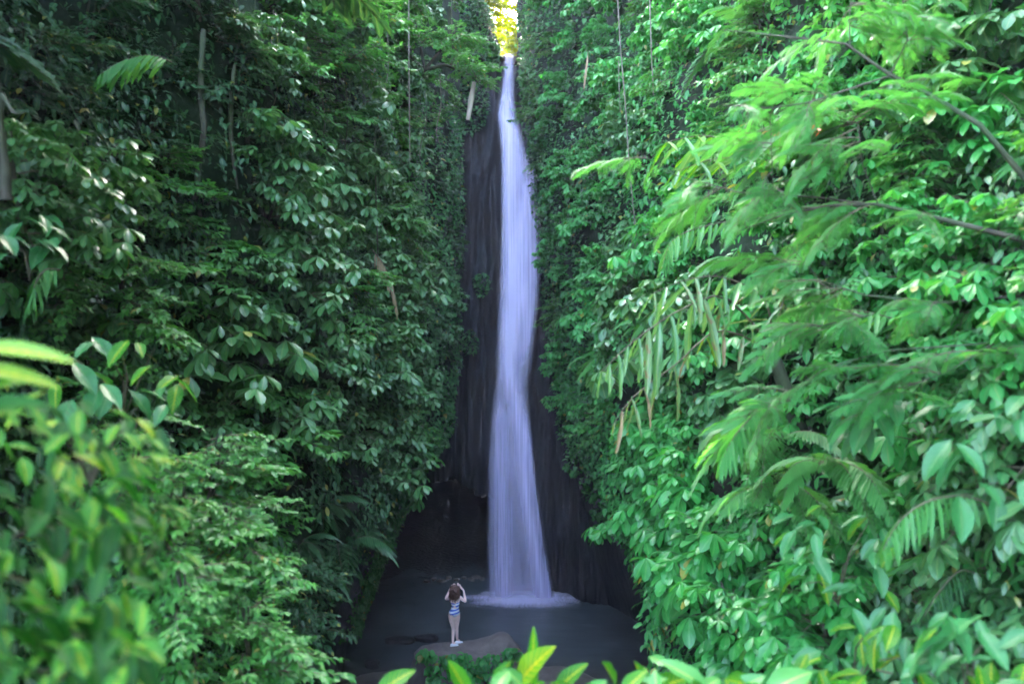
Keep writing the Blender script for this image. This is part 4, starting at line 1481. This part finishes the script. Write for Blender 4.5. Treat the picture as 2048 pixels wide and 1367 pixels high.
clinging('clinging_plant', 'small leafy patch on the bare rock left of the waterfall at mid height', [(964, 570, 25.5, 18, 26)], .15, 130, 1)
clinging('clinging_plant', 'lower leafy patch on the bare rock left of the waterfall', [(940, 684, 25.4, 18, 26)], .16, 130, 2)
clinging('trailing_plant', 'leafy strand trailing down the bare rock right of the waterfall', [(1180, 960, 21.5, 22, 40), (1150, 920, 21.5, 25, 30), (1195, 1010, 21.4, 14, 40), (1215, 1040, 21.3, 10, 35)], .18, 300, 3, 'stuff')
clinging('ground_cover', 'low leafy plants covering the front of the big boulder', [(852, 1308, 17.55, 18, 12), (880, 1335, 17.45, 26, 24), (915, 1318, 17.45, 30, 16), (945, 1338, 17.4, 34, 22), (985, 1322, 17.45, 30, 14), (1025, 1306, 17.5, 20, 14), (905, 1358, 17.3, 60, 22), (970, 1362, 17.3, 60, 18)], .19, 430, 4, 'stuff', mat='broad_lit')

clinging('cliff_moss', 'dark small-leaved growth on the cliff top left of the notch', [(930, 40, 25.3, 50, 70), (900, 120, 25.3, 50, 80), (960, 60, 25.4, 30, 60), (985, 110, 25.5, 14, 30), (940, 200, 25.4, 40, 70), (900, 260, 25.3, 30, 60)], .16, 3600, 14, 'stuff')
clinging('cliff_moss', 'small-leaved growth on the cliff top right of the notch', [(1050, 30, 25.0, 16, 50), (1060, 100, 25.0, 18, 60), (1050, 160, 25.0, 10, 50)], .16, 900, 15, 'stuff')

# red blossoms in the upper right
for i, (u, v) in enumerate([(1545, 266), (1632, 260)]):
    e = holder('red_blossom', P(u, v, 6.4), ['left', 'right'][i] + ' one of two small red blossoms at the upper right', 'flower')
    M.setdefault('red', leaf_mat('red_petal', (.45, .03, .03), (.6, .08, .05), odd_at=2, rib=(.5, .05, .05)))
    for k in range(14):
        q = Vector(e.location) + Vector((rp.uniform(-.05, .05), rp.uniform(-.04, .04), rp.uniform(-.025, .025)))
        leaf_between(q, q + Vector((rp.uniform(-.05, .05), rp.uniform(-.05, .05), rp.uniform(-.03, .04))), 'red', B_THIN, e, name='petal', wide=2.5)

# ------------------------------------------------------------------ the person on the boulder
def flat_mat(name, col, rough=.6):
    m, nt = new_mat(name)
    pr = N(nt, 'ShaderNodeBsdfPrincipled', Roughness=rough)
    tc = N(nt, 'ShaderNodeTexCoord')
    nz = N(nt, 'ShaderNodeTexNoise', Scale=14.0, Detail=3.0)
    nt.links.new(tc.outputs['Object'], nz.inputs['Vector'])
    c = mixc(nt, nz.outputs[0], tuple(x * .82 for x in col), tuple(min(1, x * 1.12) for x in col))
    nt.links.new(c, pr.inputs['Base Color'])
    o = N(nt, 'ShaderNodeOutputMaterial')
    nt.links.new(pr.outputs[0], o.inputs[0])
    return m


def stripe_mat():
    m, nt = new_mat('striped_swimsuit')
    tc = N(nt, 'ShaderNodeTexCoord')
    sep = N(nt, 'ShaderNodeSeparateXYZ')
    nt.links.new(tc.outputs['Object'], sep.inputs[0])
    h = math_n(nt, 'ADD', sep.outputs[2], math_n(nt, 'MULTIPLY', sep.outputs[0], -.22))
    sn = math_n(nt, 'SINE', math_n(nt, 'MULTIPLY', h, 2 * math.pi / .092))
    c = mixc(nt, math_n(nt, 'GREATER_THAN', sn, -.05), (.03, .10, .50), (.75, .76, .80))
    pr = N(nt, 'ShaderNodeBsdfPrincipled', Roughness=.6)
    nt.links.new(c, pr.inputs['Base Color'])
    o = N(nt, 'ShaderNodeOutputMaterial')
    nt.links.new(pr.outputs[0], o.inputs[0])
    return m


def person():
    J, E, R = [], [], []

    def j(p, r, link=None):
        J.append(p)
        R.append(r if isinstance(r, tuple) else (r, r))
        if link is not None:
            E.append((link, len(J) - 1))
        return len(J) - 1
    pel = j((-.005, -.01, .87), (.150, .135))
    wa = j((.035, .01, 1.00), (.105, .085), pel)
    ch = j((.03, .02, 1.15), (.135, .095), wa)
    up = j((.02, .02, 1.27), (.12, .085), ch)
    nk = j((.015, .03, 1.36), .048, up)
    hb = j((.01, .05, 1.43), (.066, .078), nk)
    ht = j((.01, .045, 1.53), (.078, .090), hb)
    j((.01, .04, 1.60), (.050, .060), ht)
    # arms, raised to the face
    for sgn, el, wr, hd in ((-1, (-.235, .10, 1.215), (-.125, .24, 1.45), (-.07, .27, 1.50)), (1, (.315, .06, 1.165), (.245, .20, 1.43), (.13, .27, 1.52))):
        sh = j((.02 + sgn * .145, .03, 1.295), .055, up)
        ua = j(tuple((np.array(J[sh]) + np.array(el)) / 2), .046, sh)
        e = j(el, .038, ua)
        fa = j(tuple(np.array(el) * .55 + np.array(wr) * .45), .036, e)
        w_ = j(wr, .024, fa)
        pm = j(hd, (.032, .022), w_)
        d = np.array(hd) - np.array(wr)
        d = d / np.linalg.norm(d)
        sd = np.cross(d, (0, 1, 0))
        for k, (off, ln) in enumerate([(-.024, .060), (-.008, .072), (.008, .068), (.024, .052)]):
            b = np.array(hd) + d * .03 + sd * off
            f1 = j(tuple(b), .0085, pm)
            f2 = j(tuple(b + d * ln * .5 + np.array((0, .01, 0))), .0080, f1)
            j(tuple(b + d * ln + np.array((0, .035, -.005))), .0070, f2)
        t1 = j(tuple(np.array(hd) + sd * -.036 * sgn + np.array((0, -.01, 0))), .010, pm)
        j(tuple(np.array(hd) + sd * -.05 * sgn + d * .03), .0085, t1)
    # legs
    for sgn, hip, kn, an in ((-1, (-.08, -.01, .80), (-.02, .03, .455), (-.035, -.01, .085)), (1, (.085, .02, .80), (.065, .10, .46), (.075, .16, .085))):
        h = j(hip, (.100, .112), pel)
        th = j(tuple(np.array(hip) * .55 + np.array(kn) * .45), (.074, .078), h)
        k = j(kn, .052, th)
        cf = j(tuple(np.array(kn) * .62 + np.array(an) * .38 + np.array((0, -.012, 0))), .050, k)
        a = j(an, .032, cf)
        j((an[0] + .07, an[1] + .05, .045), (.030, .026), a)
    me = bpy.data.meshes.new('body')
    me.from_pydata([tuple(map(float, p)) for p in J], E, [])
    o = bpy.data.objects.new('tmp_body', me)
    COL.objects.link(o)
    sk = o.modifiers.new('skin', 'SKIN')
    sk.use_smooth_shade = True
    for i, d in enumerate(me.skin_vertices[0].data):
        d.radius = R[i]
        d.use_root = (i == 0)
    ss = o.modifiers.new('sub', 'SUBSURF')
    ss.levels = ss.render_levels = 2
    dg = bpy.context.evaluated_depsgraph_get()
    bm_ = bpy.data.meshes.new_from_object(o.evaluated_get(dg))
    bpy.data.objects.remove(o)
    bm_.materials.clear()
    bm_.materials.append(flat_mat('skin', (.88, .60, .52), .55))
    bm_.polygons.foreach_set('material_index', np.zeros(len(bm_.polygons), np.int32))
    root = bpy.data.objects.new('person', bm_)
    COL.objects.link(root)
    root.location = FOOT + Vector((0, 0, .012))
    tag(root, 'person seen from behind in a blue and white striped swimsuit, hands raised to the face', 'person')
    # swimsuit: a shell over the torso
    bm = bmesh.new()
    bm.from_mesh(bm_)
    bm.normal_update()
    kill = []
    for f in bm.faces:
        c = f.calc_center_median()
        lx = c.x - .03
        low = .83 + max(0, abs(lx) - .02) * .55
        top = 1.19 if c.y < .03 else 1.24
        back_cut = c.y < .02 and 1.045 < c.z < 1.125 and abs(lx) < .055 * (1.135 - c.z) / .09
        if not (low < c.z < top) or abs(lx) > .2 or back_cut:
            kill.append(f)
    bmesh.ops.delete(bm, geom=kill, context='FACES')
    for v_ in bm.verts:
        v_.co += v_.normal * .007
    sm = bpy.data.meshes.new('swimsuit')
    bm.to_mesh(sm)
    bm.free()
    sm.materials.clear()
    sm.materials.append(stripe_mat())
    so = obj('swimsuit', sm, root)
    sd_ = so.modifiers.new('thick', 'SOLIDIFY')
    sd_.thickness = .006
    # hair: wavy locks over a cap
    rg = random.Random(3)
    mb = MB()
    cx, cy, cz = .01, .035, 1.525
    v, f = [], []
    for i in range(13):
        ph = math.pi * i / 12
        for k in range(20):
            th = 2 * math.pi * k / 20
            rr = 1 + .10 * fbm(math.cos(th) * 2, math.sin(th) * 2, ph * 2)
            v.append((cx + .108 * rr * math.sin(ph) * math.cos(th), cy - .012 + .115 * rr * math.sin(ph) * math.sin(th) * (1 if math.sin(th) < 0 else .55), cz + .125 * rr * math.cos(ph)))
    for i in range(12):
        for k in range(20):
            f.append((i * 20 + k, i * 20 + (k + 1) % 20, (i + 1) * 20 + (k + 1) % 20, (i + 1) * 20 + k))
    mb.add(v, f, 0)
    for k in range(190):
        th = rg.uniform(math.pi * .95, math.pi * 2.05)
        r0 = rg.uniform(.05, .125)
        p = Vector((cx + r0 * math.cos(th), cy - .01 + r0 * 1.0 * math.sin(th), cz + rg.uniform(-.03, .10)))
        ln = rg.uniform(.20, .34)
        ph, am = rg.uniform(0, 6), rg.uniform(.010, .022)
        pts = []
        for q in range(8):
            t = q / 7
            pts.append(p + Vector((math.cos(th) * .035 * t + am * math.sin(ph + t * 14), math.sin(th) * .04 * math.sin(t * 2.4) + am * math.cos(ph + t * 13) - .01, -ln * t + .02 * math.sin(t * 3))))
        mb.tube(pts, [.011, .013, .014, .014, .013, .011, .008, .003], 0, 4)
    obj('hair', mb.mesh('hair', [flat_mat('brown_hair', (.14, .068, .048), .5)]), root)
    # shoes
    for an, az in (((-.035, -.01), .30), ((.075, .16), .45)):
        mb = MB()
        v, f = [], []
        n = 14
        for i, (t, wd, ht_) in enumerate([(0, .012, .03), (.06, .030, .072), (.2, .036, .082), (.36, .036, .080), (.5, .039, .062), (.68, .044, .050), (.85, .040, .040), (.96, .024, .030), (1, .008, .02)]):
            for k in range(n):
                th = 2 * math.pi * k / n
                zz = math.sin(th)
                v.append((t * .235 - .07, wd * math.cos(th), max(0.0, .5 * ht_ + .5 * ht_ * zz * (1 if zz > 0 else 1.6))))
        for i in range(8):
            for k in range(n):
                f.append((i * n + k, i * n + (k + 1) % n, (i + 1) * n + (k + 1) % n, (i + 1) * n + k))
        mb.add(v, f, 0)
        M.setdefault('shoe', flat_mat('white_shoe', (.82, .82, .85), .6))
        obj('shoe', mb.mesh('shoe', [M['shoe']]), root, (an[0], an[1], -.010), (0, 0, az))


person()

# ------------------------------------------------------------------ damp air in the gorge
HZ = .0008
bm = bmesh.new()
bmesh.ops.create_cube(bm, size=1)
bmesh.ops.transform(bm, matrix=Matrix.Translation((0, 9.0, 16.4)) @ Matrix.Diagonal((140, 160, 38, 1)), verts=bm.verts)
hm = bpy.data.meshes.new('haze')
bm.to_mesh(hm)
bm.free()
hmat, nt = new_mat('haze')
pv_ = N(nt, 'ShaderNodeVolumePrincipled', Density=HZ)
pv_.inputs['Color'].default_value = (.93, .94, 1, 1)
pv_.inputs['Anisotropy'].default_value = .2
ho = N(nt, 'ShaderNodeOutputMaterial')
nt.links.new(pv_.outputs[0], ho.inputs['Volume'])
hm.materials.append(hmat)
tag(obj('haze', hm), 'thin damp haze filling the gorge', kind='stuff')

# ------------------------------------------------------------------ labels for the wall plants
BANDS = [(-9999, 130, 'along the top'), (130, 330, 'high up'), (330, 560, 'above mid height'), (560, 790, 'below mid height'),
         (790, 1040, 'low down'), (1040, 99999, 'along the bottom')]
buckets = {}
for e, kind, p in PLANTS:
    u, v = px(p)
    side = 'left' if p[0] < 0 else 'right'
    b = next(i for i, (a0, a1, _) in enumerate(BANDS) if a0 <= v < a1)
    buckets.setdefault((kind, side, b), []).append((abs(u - 1024), e))
for (kind, side, b), lst in buckets.items():
    lst.sort(key=lambda t: t[0])
    for i, (_, e) in enumerate(lst):
        o = ORD[min(i, len(ORD) - 1)]
        o = 'nearest the waterfall' if i == 0 else o + ' from the waterfall'
        tag(e, '%s, %s %s on the %s' % (NAMES[kind][1], o, BANDS[b][2], side), NAMES[kind][2], 'plants covering the %s cliff' % side)
